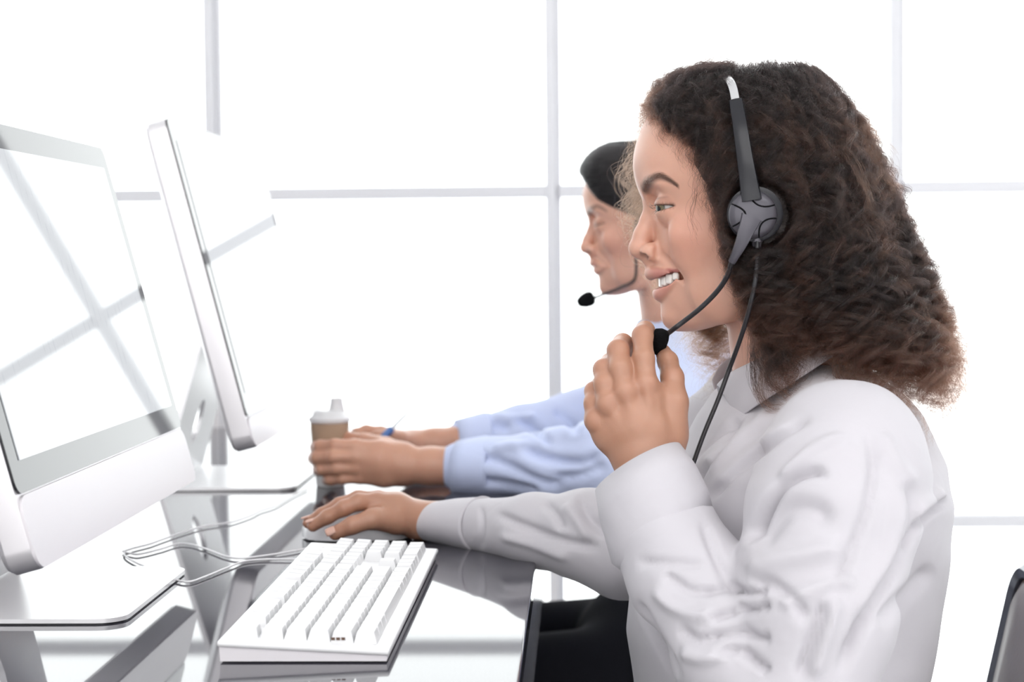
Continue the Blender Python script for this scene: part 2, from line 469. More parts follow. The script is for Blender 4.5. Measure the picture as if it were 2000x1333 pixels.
def computer(name, label, org, up, W, Hg, Hc, thick, base_c, base, mats, bez):
    """org: bottom near corner of the glass; up: unit vector of the tilted screen; glass W x Hg, chin Hc; local axes: y along the desk, s up the screen, n out of the screen"""
    org = np.asarray(org); up = np.asarray(up) / np.linalg.norm(up)
    nrm = np.cross([0, 1, 0], up); nrm = nrm / np.linalg.norm(nrm)
    if nrm[0] < 0: nrm = -nrm
    e = empty(name, (float(base_c[0]), float(base_c[1]), DESK_Z), label, 'computer')
    Y = np.array([0, 1.0, 0])
    pt = lambda a, s, n: Vector(org + Y * a + up * s + nrm * n)
    def rounded(a0, a1, s0, s1, r, m=6):
        out = []
        for cx, cy, a in ((a1 - r, s1 - r, 0), (a0 + r, s1 - r, 90), (a0 + r, s0 + r, 180), (a1 - r, s0 + r, 270)):
            for k in range(m + 1):
                t = math.radians(a + 90 * k / m); out.append((cx + r * math.cos(t), cy + r * math.sin(t)))
        return out
    # housing: rounded slab, slightly domed at the back
    b = BM(); rings = []
    for inset, n in ((.0005, -.0012), (0, -.003), (0, -thick + .004), (.003, -thick), (.05, -thick - .012), (.12, -thick - .018)):
        rings.append([pt(a, s, n) for a, s in rounded(inset, W - inset, -Hc + inset, Hg - inset, max(.012, .018 - inset))])
    b.grid(rings, close=True)
    vs = list(b.bm.verts); k = len(rings[0]); b.bm.faces.new(vs[:k]); b.bm.faces.new(vs[-k:][::-1])
    b.obj('housing', mats['side'], e, sharp=35)
    BM().prism(rounded(.001, W - .001, -Hc + .001, -.0015, .014), .0022, lambda u, v, w: pt(u, v, w - .0012)).obj('chin_panel', mats['chin'], e, sharp=35)
    BM().prism(rounded(.001, W - .001, .0, Hg - .001, .010), .0022, lambda u, v, w: pt(u, v, w - .0012)).obj('glass_bezel', mats['bezel'], e, sharp=35)
    BM().prism([(bez, bez), (W - bez, bez), (W - bez, Hg - bez), (bez, Hg - bez)], .0008, lambda u, v, w: pt(u, v, w + .0010)).obj('screen', mats['screen'], e, smooth=False)
    # stand: bent aluminium plate: a foot on the desk and a leg that rises behind the screen with a cable hole
    bx, by, bw, bl = base_c[0], base_c[1], base[0], base[1]      # centre, half width along y, length along x
    out = []
    r = .022
    for cx, cy, a in ((bl / 2 - r, bw - r, 0), (-bl / 2 + .004, bw - .004, 90), (-bl / 2 + .004, -bw + .004, 180), (bl / 2 - r, -bw + r, 270)):
        rr = r if a in (0, 270) else .004
        for q in range(7):
            t = math.radians(a + 15 * q); out.append((cx + rr * math.cos(t), cy + rr * math.sin(t)))
    BM().prism(out, .0034, lambda u, v, w: Vector((bx + u, by + v, DESK_Z + .0012 + w))).obj('stand_foot', mats['foot'], e, sharp=35)
    BM().prism([(u * .985, v * .985) for u, v in out], .0012, lambda u, v, w: Vector((bx + u, by + v, DESK_Z + w))).obj('rubber_pad', M_dark, e, sharp=35)
    top = org + Y * W / 2 + up * (Hg * .42) - nrm * (thick + .012)
    bot = np.array([bx - bl / 2 + .01, by, DESK_Z + .006])
    ax = top - bot; Ls = np.linalg.norm(ax); ax = ax / Ls; nn = np.cross(ax, [0, 1, 0])
    lw = bw * .98
    def leg_pt(u, v, w): return Vector(bot + ax * u + Y * v + nn * (w - .003))
    bl_ = BM(); hole = [(.30 * Ls + .030 * math.sin(t), .021 * math.cos(t)) for t in np.linspace(0, 2 * math.pi, 24, endpoint=False)]
    rect = []
    for t in np.linspace(0, 2 * math.pi, 24, endpoint=False):
        s_, c_ = math.sin(t), math.cos(t); m_ = max(abs(s_), abs(c_))
        u = s_ / m_; v = c_ / m_
        rect.append(((.30 * Ls) + (u * .70 * Ls if u > 0 else u * .30 * Ls), v * lw * (1 - .12 * max(u, 0))))
    for w in (0.0, .006):
        pass
    A = [[leg_pt(u, v, w) for u, v in rr] for rr, w in ((hole, 0), (rect, 0), (rect, .006), (hole, .006), (hole, 0))]
    bl_.grid(A, close=True); bl_.obj('stand_leg', mats['foot'], e, sharp=35)
    return e

M_scr1 = screen_mat('lit_screen_document', .54, True)
M_scr2 = screen_mat('lit_screen_plain', .52, False)
mats = dict(side=M_alu_side, chin=M_pinkplastic, bezel=M_bezel, screen=M_scr1, foot=M_alu)
o1 = P(32, 969, 1.24); u1 = P(208, 290, 1.765) - P(363, 834, 1.765)
computer('desktop_computer', 'all-in-one computer nearest the camera, window cross mirrored in its screen', o1, u1, .525, .2875, .056, .024, (-.440, 1.487), (.12, .17), mats, .023)
o2 = P(481, 815, 2.0); u2 = P(321, 226, 2.0) - P(498, 877, 2.0)
mats2 = dict(mats, screen=M_scr2)
computer('desktop_computer', 'all-in-one computer farther from the camera, seen past the first, facing the woman in blue', o2, u2, .575, .349, .037, .026, (-.437, 2.29), (.12, .175), mats2, .026)

# ------------------------------------------------------------------ keyboard (its long side runs along the desk)
KN, KF = 1.233, 1.672                        # near and far end, world y
KXR, KXL = -.1335, -.2545
KW = KXR - KXL
kb = empty('keyboard', ((KXL + KXR) / 2, (KN + KF) / 2, DESK_Z), 'white wired keyboard lying on the dark desk in front of the nearest computer', 'keyboard')
ZF, ZB = .0095, .0160                          # height of the top face at the user's side and at the far side
def kz(x): return DESK_Z + ZB + (ZF - ZB) * (x - KXL) / KW
sl = math.atan2(ZB - ZF, KW)
rotk = Matrix.Rotation(sl, 3, 'Y')
def slab(x0, x1, y0, y1, top, th, bev):
    xm = (x0 + x1) / 2
    return BM().box(((x0 + x1) / 2, (y0 + y1) / 2, kz(xm) + top - th / 2), ((x1 - x0) / math.cos(sl), y1 - y0, th), rot=rotk if False else None, bevel=bev, seg=3) if False else \
        BM().box((0, 0, 0), ((x1 - x0) / math.cos(sl), y1 - y0, th), rot=rotk, bevel=bev, seg=3)
def placed(b, x, y, z):
    bmesh.ops.translate(b.bm, verts=b.bm.verts, vec=(x, y, z)); return b
xm = (KXL + KXR) / 2; ym = (KN + KF) / 2
placed(slab(KXL, KXR, KN, KF, 0, .0045, .0018), xm, ym, kz(xm) - .00225).obj('top_shell', M_whiteplastic, kb, sharp=50)
bs = BM()
bs.prism([(KXL + .002, DESK_Z + .0012), (KXR - .002, DESK_Z + .0012), (KXR - .0015, kz(KXR) - .0042), (KXL + .0015, kz(KXL) - .0042)], KF - KN - .003, lambda u, v, w: Vector((u, KN + .0015 + w, v)))
bs.obj('bottom_shell', M_pinkplastic, kb, smooth=False)
for fy in (KN + .03, KF - .03):
    BM().box((KXR - .015, fy, DESK_Z + .0008), (.012, .03, .0016), bevel=.0006, seg=1).obj('rubber_foot', M_dark, kb)
    BM().box((KXL + .018, fy, DESK_Z + .0008), (.012, .03, .0016), bevel=.0006, seg=1).obj('rubber_foot', M_dark, kb)
M_key = pmat('white_keycap', (.74, .74, .75), .38, bump=(900, .02, .0002))
M_keyside = M_pinkplastic
U = (KF - KN - .028) / 22.5
RP = (KW - .020) / 6.1
def key_mesh(w):
    """a keycap with a dished top and flared sides, w units long"""
    b = BM(); hx, hy = RP * .48, (w * U) / 2 - .0006
    rows = []
    for sx, z, e in ((1.0, 0, 0), (.98, .002, .0004), (.80, .0074, .0016), (.76, .0082, .0024), (.60, .0078, .0048)):
        rows.append([(sx * hx * a, (hy - e * .9) * c, z) for a, c in ((-1, -1), (0, -1), (1, -1), (1, 0), (1, 1), (0, 1), (-1, 1), (-1, 0))])
    b.grid([[(x, y, z) for x, y, z in r] for r in rows], close=True)
    b.bm.verts.ensure_lookup_table(); b.bm.faces.new(b.bm.verts[-8:])
    me = b.mesh('keycap'); me.polygons.foreach_set('use_smooth', np.ones(len(me.polygons), dtype=bool)); me.set_sharp_from_angle(angle=math.radians(38)); me.materials.append(M_key)
    return me
KM = {}
def row_layout(r):
    main = {0: [(1, 0), (0, 1)] + [(1, 0)] * 4 + [(0, .5)] + [(1, 0)] * 4 + [(0, .5)] + [(1, 0)] * 4,
            1: [(1, 0)] * 13 + [(2, 0)], 2: [(1.5, 0)] + [(1, 0)] * 12 + [(1.5, 0)], 3: [(1.75, 0)] + [(1, 0)] * 11 + [(2.25, 0)],
            4: [(2.25, 0)] + [(1, 0)] * 10 + [(2.75, 0)], 5: [(1.25, 0)] * 3 + [(6.25, 0)] + [(1.25, 0)] * 4}[r]
    nav = {0: [(1, 0)] * 3, 1: [(1, 0)] * 3, 2: [(1, 0)] * 3, 3: [(0, 3)], 4: [(0, 1), (1, 0), (0, 1)], 5: [(1, 0)] * 3}[r]
    num = {0: [(0, 4)], 1: [(1, 0)] * 4, 2: [(1, 0)] * 4, 3: [(1, 0)] * 4, 4: [(1, 0)] * 4, 5: [(2, 0), (1, 0), (1, 0)]}[r]
    return main + [(0, .25)] + nav + [(0, .25)] + num
for r in range(6):
    x = KXL + .012 + RP * (r + .5 + (.1 if r > 0 else 0)) - .002
    y = KN + .014
    for w, gap in row_layout(r):
        if w:
            if w not in KM: KM[w] = key_mesh(w)
            o = bpy.data.objects.new('keycap', KM[w]); COL.objects.link(o)
            o.location = (x, y + w * U / 2, kz(x) - .0003 + random.uniform(-.0003, .0002)); o.rotation_euler = (0, sl + [.06, .05, .02, -.02, -.05, -.06][r], 0)
            adopt(o, kb)
        y += w * U + gap * U
M_mark = pmat('dark_print', (.10, .05, .03), .5, bump=(400, .02, .0002))
mk = P(661, 1262, KN + .0125)
for k in range(3):
    BM().box((mk[0] - .004 + .0036 * k, KN + .0143, kz(mk[0]) + .0028), (.0026, .0006, .0018)).obj('print_mark', M_mark, kb, smooth=False)
for k in range(3):
    BM().box((KXL + .016, KF - .025 - .018 * k, kz(KXL + .016) + .0002), (.003, .004, .0008), bevel=.0003, seg=1).obj('status_light', M_pinkplastic, kb)

# ------------------------------------------------------------------ mouse
ms = DP(683, 1046, DESK_Z + .012)
mouse = empty('computer_mouse', (ms[0], 1.80, DESK_Z), 'white computer mouse under the hand of the woman in white', 'mouse')
def mouse_mesh():
    b = BM(); rows = []
    for t in np.linspace(0, 1, 14):
        x = -.056 + .112 * t
        hw = .031 * (1 - abs(2 * t - 1) ** 3.2) ** .5 + .001; hh = .034 * (math.sin(math.pi * min(1, (.035 + t * .88))) ** .8) + .004
        row = []
        for k in range(14):
            a = math.pi * k / 13
            row.append((ms[0] + x, 1.80 + hw * math.cos(a), DESK_Z + .0015 + hh * max(0.0, math.sin(a)) ** .75))
        rows.append(row)
    b.grid(rows)
    for r in (0, -1):
        pass
    b.bm.verts.ensure_lookup_table(); b.bm.faces.new(b.bm.verts[:14]); b.bm.faces.new(list(b.bm.verts[-14:])[::-1])
    return b
M_mouse = pmat('white_gloss_plastic', (.80, .80, .83), .18, bump=(500, .01, .0002))
mouse_mesh().obj('mouse_shell', M_mouse, mouse, sharp=0)
BM().box((ms[0], 1.80, DESK_Z + .001), (.082, .044, .002), bevel=.0008, seg=1).obj('base_plate', M_whiteplastic, mouse)
BM().lathe([(.002, -.004), (.008, -.004), (.009, 0), (.008, .004), (.002, .004)], (ms[0] - .032, 1.80, DESK_Z + .023), 20, Matrix.Rotation(math.pi / 2, 3, 'X')).obj('scroll_wheel', M_pinkplastic, mouse)

# ------------------------------------------------------------------ cables on the desk
M_cable = pmat('grey_white_cable', (.86, .85, .87), .45, bump=(500, .03, .0003))
def desk_cable(pts, label, r=.00095):
    q = catmull([DP(x, y, DESK_Z + .002) for x, y in pts], len(pts) * 8)
    o = BM().tube(q, r, 8).obj('cable', M_cable); tag(o, label, 'cable', 'cables lying on the desk'); return o
desk_cable([(588, 1092), (570, 1093), (524, 1093), (478, 1097), (440, 1111), (398, 1128), (369, 1137), (339, 1132), (314, 1122), (282, 1107), (257, 1095), (244, 1086), (243, 1080), (252, 1081), (272, 1083), (314, 1073), (348, 1063), (377, 1065), (408, 1075), (440, 1087), (471, 1091), (524, 1085), (585, 1075), (604, 1070)], 'pale cable that leaves the keyboard, loops over the desk and comes back to the mouse')
desk_cable([(600, 955), (570, 970), (537, 989), (509, 998), (492, 1007), (461, 1018), (440, 1023), (398, 1029), (356, 1041), (318, 1054), (293, 1063), (262, 1071), (240, 1078)], 'cable farthest from the camera running to the second computer')

# ------------------------------------------------------------------ cup and pen of the woman behind
cb = DP(645, 946)
CUP = np.array([P(645, 900, 2.22)[0], 2.22, DESK_Z])
cup = empty('coffee_cup', CUP, 'white paper cup with brown sleeve held by the woman in blue', 'cup')
M_paper = pmat('white_paper', (.85, .85, .86), .6, bump=(300, .04, .0005))
M_kraft = pmat('brown_cardboard', (.44, .31, .215), .75, bump=(240, .15, .0006), var=(120, .08))
M_lid = pmat('white_lid_plastic', (.74, .73, .74), .3, bump=(300, .02, .0003))
BM().lathe([(.0175, .0005), (.018, .004), (.0238, .081), (.0248, .082), (.0248, .084), (.0228, .084), (.017, .004)], CUP, 40).obj('cup_body', M_paper, cup)
BM().lathe([(.0198, .022), (.0202, .022), (.0245, .080), (.0240, .080)], CUP, 40).obj('cup_sleeve', M_kraft, cup)
BM().lathe([(.0248, .081), (.0262, .0815), (.0262, .0855), (.0245, .087), (.0215, .089), (.0185, .094), (.016, .095), (.001, .095)], CUP, 40).obj('cup_lid', M_lid, cup)
sp = CUP + np.array([.009, 0, .0935])
BM().lathe([(.0105, 0), (.0095, .005), (.0080, .012), (.0080, .016), (.006, .017), (.0055, .010)], sp, 24).obj('lid_spout', M_lid, cup)
pa, pb = P(758, 845, 2.305), P(808, 795, 2.34)
pen = empty('pen', pa, 'thin pale pen with a blue grip in the far hand of the woman in blue', 'pen')
M_pen = pmat('pale_pen_barrel', (.72, .75, .76), .3, bump=(300, .02, .0002)); M_penb = pmat('blue_pen_grip', (.08, .17, .42), .4, bump=(300, .05, .0003))
d_ = (pb - pa)
BM().tube([pa - d_ * .1, pa + d_ * .5, pb], [.0026, .0024, .0018], 10).obj('barrel', M_pen, pen)
BM().tube([pa - d_ * .22, pa - d_ * .18, pa + d_ * .12, pa + d_ * .14], [.002, .0046, .0048, .0026], 12).obj('grip', M_penb, pen)
BM().tube([pa - d_ * .36, pa - d_ * .22], [.0004, .002], 10).obj('nib', M_pen, pen)

# ------------------------------------------------------------------ office chairs
M_rim = pmat('blue_grey_chair_rim', (.10, .105, .13), .28, .4, bump=(200, .03, .0005))
M_pad = pmat('brown_grey_chair_leather', (.115, .082, .074), .33, bump=(240, .12, .0012), var=(9, .12))
M_black = pmat('black_fabric', (.008, .008, .010), .8, bump=(600, .2, .0005))
M_chrome = pmat('grey_chair_metal', (.4, .4, .42), .3, .9, bump=(100, .02, .0005))
def chair(cx, cy, bx, ztop, tilt, label, hw=.235):
    """chair for someone who faces -x; bx: x of the front of the backrest at its top"""
    e = empty('office_chair', (cx, cy, 0), label, 'chair')
    up = Vector((math.sin(tilt), 0, math.cos(tilt))); out = Vector((math.cos(tilt), 0, -math.sin(tilt))); Yv = Vector((0, 1, 0))
    top = Vector((bx, cy, ztop)); Lb = .50
    def rr(h, a, b, r, m=6):
        pts = []
        for sx, sy, a0 in ((h - r, b - r, 0), (-h + r, b - r, 90), (-h + r, a + r, 180), (h - r, a + r, 270)):
            for k in range(m + 1):
                t = math.radians(a0 + 90 * k / m); pts.append((sx + r * math.cos(t), sy + r * math.sin(t)))
        return pts
    f = lambda u, v, w: top + Yv * u + up * v + out * (w + .03 * ((u / hw) ** 2 - 1) * -1 * 0)
    # rim: a rounded frame around the pad
    b = BM(); O = rr(hw, -Lb, 0, .035); I = rr(hw - .016, -Lb + .016, -.016, .022)
    loops = [[f(u, v, 0) for u, v in I], [f(u, v, -.004) for u, v in rr(hw - .008, -Lb + .008, -.008, .028)], [f(u, v, 0.004) for u, v in O], [f(u, v, .032) for u, v in O], [f(u, v, .036) for u, v in I], [f(u, v, 0) for u, v in I]]
    b.grid(loops, close=True); b.obj('backrest_rim', M_rim, e, sharp=50)
    b = BM(); rings = [[f(u, v, w) for u, v in rr(hw - q, -Lb + q, -q, r)] for q, w, r in ((.016, .030, .022), (.016, .004, .022), (.030, -.004, .02), (.07, -.010, .02), (.13, -.012, .02))]
    b.grid(rings, close=True); b.bm.verts.ensure_lookup_table(); n = len(rings[0]); b.bm.faces.new(b.bm.verts[-n:]); b.bm.faces.new(b.bm.verts[:n])
    b.obj('backrest_pad', M_pad, e, sharp=50)
    S = .42
    bm_ = BM(); q = []
    for ins, z in ((.03, S - .07), (.005, S - .06), (0, S - .03), (.015, S - .008), (.06, S)):
        q.append([(cx + u, cy + v, z + (.004 * math.cos(v * 9))) for u, v in rr(.235 - ins, -.235 + ins, .235 - ins, .06)])
    bm_.grid(q, close=True); bm_.bm.verts.ensure_lookup_table(); n = len(q[0]); bm_.bm.faces.new(bm_.bm.verts[-n:]); bm_.bm.faces.new(bm_.bm.verts[:n])
    bm_.obj('seat', M_pad, e, sharp=60)
    low = top - up * (Lb - .06) + out * .036
    BM().tube([low + up * .12, low, Vector((low.x, cy, S - .07)), Vector((cx + .16, cy, S - .085)), Vector((cx, cy, S - .08))], [.016, .018, .02, .02, .018], 10).obj('backrest_bracket', M_chrome, e)
    BM().lathe([(.028, .09), (.028, .20), (.018, .205), (.018, S - .075), (.06, S - .07), (.06, S - .062)], (cx, cy, 0), 24).obj('gas_lift', M_chrome, e)
    for k in range(5):
        a = 2 * math.pi * k / 5 + .3; dx_, dy_ = math.cos(a), math.sin(a)
        BM().tube([(cx + .02 * dx_, cy + .02 * dy_, .105), (cx + .18 * dx_, cy + .18 * dy_, .085), (cx + .29 * dx_, cy + .29 * dy_, .065)], [.022, .018, .013], 8).obj('leg', M_chrome, e)
        BM().lathe([(.004, -.018), (.024, -.016), (.026, -.008), (.026, .008), (.024, .016), (.004, .018)], (cx + .29 * dx_, cy + .29 * dy_, .0265), 16, Matrix.Rotation(a, 3, 'Z') @ Matrix.Rotation(math.pi / 2, 3, 'X')).obj('caster', M_dark, e)
    return e
ct = P(1986, 1085, 1.755)
chair(.185, 1.52, ct[0], ct[2], math.radians(12.5), 'office chair of the woman in white, brown grey backrest with a dark rim')
chair(.13, 2.42, .36, .80, math.radians(10), 'office chair of the woman in blue, behind the woman in white')

# ------------------------------------------------------------------ people: materials
def skin_mat(name, tint=(1, 1, 1)):
    m, nt, b = new_mat(name)
    at = nt.nodes.new('ShaderNodeAttribute'); at.attribute_name = 'col'
    tc = nt.nodes.new('ShaderNodeTexCoord')
    n = nt.nodes.new('ShaderNodeTexNoise'); n.inputs['Scale'].default_value = 55; n.inputs['Detail'].default_value = 4
    nt.links.new(tc.outputs['Object'], n.inputs['Vector'])
    mr = nt.nodes.new('ShaderNodeMapRange'); mr.inputs['To Min'].default_value = .93; mr.inputs['To Max'].default_value = 1.07
    nt.links.new(n.outputs['Fac'], mr.inputs['Value'])
    mx = nt.nodes.new('ShaderNodeVectorMath'); mx.operation = 'SCALE'
    nt.links.new(at.outputs['Color'], mx.inputs[0]); nt.links.new(mr.outputs['Result'], mx.inputs['Scale'])
    nt.links.new(mx.outputs['Vector'], b.inputs['Base Color'])
    b.inputs['Roughness'].default_value = .40
    b.inputs['Subsurface Weight'].default_value = .18; b.inputs['Subsurface Radius'].default_value = (1.0, .35, .18); b.inputs['Subsurface Scale'].default_value = .006
    n2 = nt.nodes.new('ShaderNodeTexNoise'); n2.inputs['Scale'].default_value = 900; n2.inputs['Detail'].default_value = 2
    nt.links.new(tc.outputs['Object'], n2.inputs['Vector'])
    bp = nt.nodes.new('ShaderNodeBump'); bp.inputs['Strength'].default_value = .10; bp.inputs['Distance'].default_value = .0006
    nt.links.new(n2.outputs['Fac'], bp.inputs['Height']); nt.links.new(bp.outputs['Normal'], b.inputs['Normal'])
    return m
M_skin = skin_mat('skin')
def hair_mat(name, root, tip, rough=.38):
    m = bpy.data.materials.new(name); m.use_nodes = True; nt = m.node_tree; nt.nodes.clear()
    out = nt.nodes.new('ShaderNodeOutputMaterial'); h = nt.nodes.new('ShaderNodeBsdfHairPrincipled')
    h.parametrization = 'COLOR'; h.inputs['Roughness'].default_value = rough; h.inputs['IOR'].default_value = 1.45; h.inputs['Radial Roughness'].default_value = .45
    hi = nt.nodes.new('ShaderNodeHairInfo'); r = nt.nodes.new('ShaderNodeValToRGB')
    r.color_ramp.elements[0].color = (*root, 1); r.color_ramp.elements[1].color = (*tip, 1); r.color_ramp.elements[0].position = .45
    nt.links.new(hi.outputs['Intercept'], r.inputs[0]); nt.links.new(r.outputs[0], h.inputs['Color'])
    for k_ in ('Random Color', 'Random Melanin'):
        if k_ in h.inputs: h.inputs[k_].default_value = .12
    if 'Random Roughness' in h.inputs: h.inputs['Random Roughness'].default_value = .1
    nt.links.new(h.outputs[0], out.inputs[0]); return m
M_hair = hair_mat('dark_brown_hair', (.0045, .0024, .0021), (.042, .0165, .0095))
M_hair_backlit = hair_mat('backlit_brown_hair', (.030, .015, .009), (.088, .041, .021))  # lightened copy of the dark hair, backlight painted into the colour
M_hair2 = hair_mat('black_hair', (.018, .015, .016), (.022, .018, .018), .32)
M_brow = hair_mat('brow_hair', (.05, .03, .022), (.05, .03, .022))
M_hairbase = pmat('hair_mass', (.010, .006, .005), .7, bump=(90, .8, .006))
M_hairbase2 = pmat('black_hair_mass', (.010, .009, .010), .5, bump=(120, .3, .002), **{'Specular IOR Level': .2})
M_tooth = pmat('tooth_enamel', (.84, .81, .76), .22, bump=(300, .02, .0003))
M_eye = None
def eye_mat():
    m, nt, b = new_mat('eyeball')
    at = nt.nodes.new('ShaderNodeAttribute'); at.attribute_name = 'col'
    n = nt.nodes.new('ShaderNodeTexNoise'); n.inputs['Scale'].default_value = 800
    mx = nt.nodes.new('ShaderNodeMix'); mx.data_type = 'RGBA'; mx.blend_type = 'MULTIPLY'; mx.inputs['Factor'].default_value = .15
    nt.links.new(at.outputs['Color'], mx.inputs['A']); nt.links.new(n.outputs['Fac'], mx.inputs['B']); nt.links.new(mx.outputs['Result'], b.inputs['Base Color'])
    b.inputs['Roughness'].default_value = .08
    return m
M_eye = eye_mat()

HD = 1.52                                   # the head of the woman in white: depth of its middle plane
PXM = FPX / HD
def L(px, py, w=0.0):
    """point seen at a pixel, w metres from the middle plane of the head towards the camera"""
    return P(px, py, HD - w)
def M_(p): return np.array([p[0], 2 * HD - p[1], p[2]])       # mirrored to the far side of the head
SKIN = np.array([.68, .385, .285])

def lid_lines(al, smile):
    """upper and lower edge of the opening of the eye, in degrees, over the angle from straight ahead to the temple"""
    t = np.clip((al - 31) / 71, -1, 1); tb = np.clip(np.where(al < 12, (al - 12) / 52, (al - 12) / 90), -1, 1)
    return (7 if smile else -12) * (1 - np.abs(tb) ** 2.0) + 3 * t, -(16 if smile else 16) * (1 - np.abs(tb) ** 1.5) + 3 * t
def build_head(smile=True):
    lo = L(1215, 850, .105); hi = L(1720, 130, -.105)
    lo = np.array([L(1215, 700)[0], HD - .095, L(1500, 800)[2]]); hi = np.array([L(1715, 300)[0], HD + .095, L(1500, 140)[2]])
    f = Field(lo, hi, .00115)
    X = f.ax[0][:, None, None]; Yw = np.abs(f.ax[1] - HD)[None, :, None]; Z = f.ax[2][None, None, :]
    # rows of the face: photograph row, front of the base profile (pixel column), half width, roundness
    rows = [(180, 1330, .052, 2.1), (205, 1290, .059, 2.15), (235, 1264.5, .064, 2.2), (275, 1251, .0675, 2.2), (306, 1244.5, .069, 2.15), (330, 1243.5, .070, 2.05), (358, 1249, .071, 1.92), (379, 1256.5, .071, 1.82),
            (400, 1266, .071, 1.78), (434, 1275, .0695, 1.78), (460, 1278, .067, 1.76), (486, 1277, .063, 1.7), (510, 1273, .0575, 1.62), (530, 1273, .0535, 1.58), (546, 1279, .0515, 1.58), (562, 1284, .050, 1.6),
            (580, 1287.5, .049, 1.63), (594, 1291.5, .048, 1.68), (606, 1299, .046, 1.72), (624, 1305.5, .043, 1.75), (640, 1315, .037, 1.8), (652, 1332, .029, 1.8), (665, 1360, .02, 1.8)]
    rz = np.array([L(c, r)[2] for r, c, _, _ in rows]); rx = np.array([L(c, r)[0] for r, c, _, _ in rows])
    rw = np.array([q[2] for q in rows]); rp = np.array([q[3] for q in rows])
    o = np.argsort(rz); rz, rx, rw, rp = rz[o], rx[o], rw[o], rp[o]
    # smooth the rows over height
    zz = f.ax[2]; def_ = lambda a: np.convolve(np.pad(np.interp(zz, rz, a), 6, mode='edge'), np.hanning(15)[1:-1] / np.hanning(15)[1:-1].sum(), mode='valid')[:len(zz)].astype(np.float32)
    fx, fw, fp = def_(rx)[None, None, :], def_(rw)[None, None, :], def_(rp)[None, None, :]
    uc = L(1440, 400)[0]
    du = np.clip((uc - X) / np.maximum(uc - fx, .01), 0, None)
    g = (du ** fp + (Yw / fw) ** fp) ** (1 / fp)
    D = (g - 1) * np.minimum(uc - fx, fw) * 1.0
    gb = (((X - uc).clip(0) / .062) ** 2 + (Yw / fw) ** 2) ** .5
    D = np.where(X > uc, (gb - 1) * fw, D)
    # underside of the jaw
    jp = [(1300, 650), (1330, 648.5), (1352, 647.5), (1387, 638), (1404, 625), (1425, 596), (1445, 556), (1462, 500), (1475, 430)]
    jx = np.array([L(a, b)[0] for a, b in jp]); jz = np.array([L(a, b)[2] for a, b in jp])
    J = np.interp(f.ax[0], jx, jz)[:, None, None] - Z + 0.10 * (Yw - 0.02).clip(0)
    J = J * .75
    D = -smin(-D, -J, .007)
    top = L(1300, 200)[2]
    D = np.maximum(D, Z - top)
    f.F = D.astype(np.float32)
    del D, g, du, J
    # skull
    c = L(1464, 318); f.ell(c, (.0925, .0735, .0695), k=.016)
    # neck
    f.cone(L(1535, 540), L(1583, 830), .054, .060, k=.016)
    def both(fn):
        fn(lambda p: p); fn(M_)
    # brow ridge, cheekbones and smile cheeks
    both(lambda s: f.ell(s(L(1292, 356, .030)), (.009, .016, .005), k=.010))
    both(lambda s: f.ell(s(L(1356, 458, .045)), (.021, .012, .017), k=.014))
    both(lambda s: f.ell(s(L(1418, 540, .040)), (.030, .014, .036), k=.016))
    if smile: both(lambda s: f.ell(s(L(1352, 494, .038)), (.015, .010, .014), k=.012))
    # eye sockets and lids
    EC = L(1310, 405, .031)
    both(lambda s: f.ell(s(L(1268, 392, .032)), (.0105, .016, .0095), k=.008, op='cut'))
    both(lambda s: f.ell(s(L(1276, 404, .016)), (.0045, .005, .009), k=.006, op='cut'))
    both(lambda s: f.ell(s(EC), (.0139, .0139, .0139), k=.005))
    # nose
    nose = [(1270.5, 400, .0050), (1265, 432, .0056), (1255.5, 458, .0067), (1248.5, 482, .0082)]
    f.chain([(*L(a, b), r) for a, b, r in nose], k=.006)
    f.cone(L(1249, 487), L(1262, 500), .0078, .0052, k=.005)
    both(lambda s: f.ell(s(L(1273, 492, .0125)), (.0095, .0066, .0078), k=.0055))
    both(lambda s: f.ell(s(L(1258, 500.5, .0125)), (.0054, .0052, .0026), k=.0016, op='cut'))
    both(lambda s: f.chain([(*s(L(1279, 470, .016)), .0008), (*s(L(1285, 482, .0185)), .0013), (*s(L(1285, 500, .0190)), .0014), (*s(L(1279, 510, .0170)), .0008)], k=.003, op='cut'))
    # philtrum column and chin
    f.cone(L(1271, 512), L(1272, 526), .0045, .0045, k=.006)
    f.ell(L(1316, 618), (.0095, .0125, .0105), k=.010)
    # lips
    if smile:
        up = [(1271.5, 535.5, 0, .0039), (1276, 533.5, .006, .0039), (1286, 534, .013, .0034), (1304, 533, .0208, .0026), (1323, 533, .0272, .0015)]
        dn = [(1289, 574, 0, .0049), (1292.5, 572, .007, .0047), (1302, 563, .0145, .0041), (1314, 550, .0215, .0030), (1322, 537, .0268, .0016)]
        cav = [(1284, 556, 0, .0046), (1290, 554, .009, .0047), (1303, 547.5, .0182, .0050), (1316, 540, .0243, .0037)]
    else:
        up = [(1273, 537, 0, .0046), (1280, 537, .008, .0042), (1298, 543, .0175, .0030), (1312, 548, .0225, .0014)]
        dn = [(1286, 561, 0, .0050), (1291, 560, .008, .0045), (1302, 556, .016, .0032), (1312, 549, .0225, .0013)]
        cav = [(1272, 549, 0, .0006), (1282, 549, .010, .0006), (1306, 549, .021, .0005)]
    lipc = {}
    for nm, tab in (('up', up), ('dn', dn)):
        q = catmull([(*L(a, b, w), r) for a, b, w, r in tab], 13); lipc[nm] = q
        f.chain(q, k=.0035); f.chain([(*M_(p[:3]), p[3]) for p in q], k=.0035)
    q = catmull([(*L(a, b, w), r) for a, b, w, r in cav], 11)
    kc = .0015
    f.chain(q, k=kc, op='cut'); f.chain([(*M_(p[:3]), p[3]) for p in q], k=kc, op='cut')
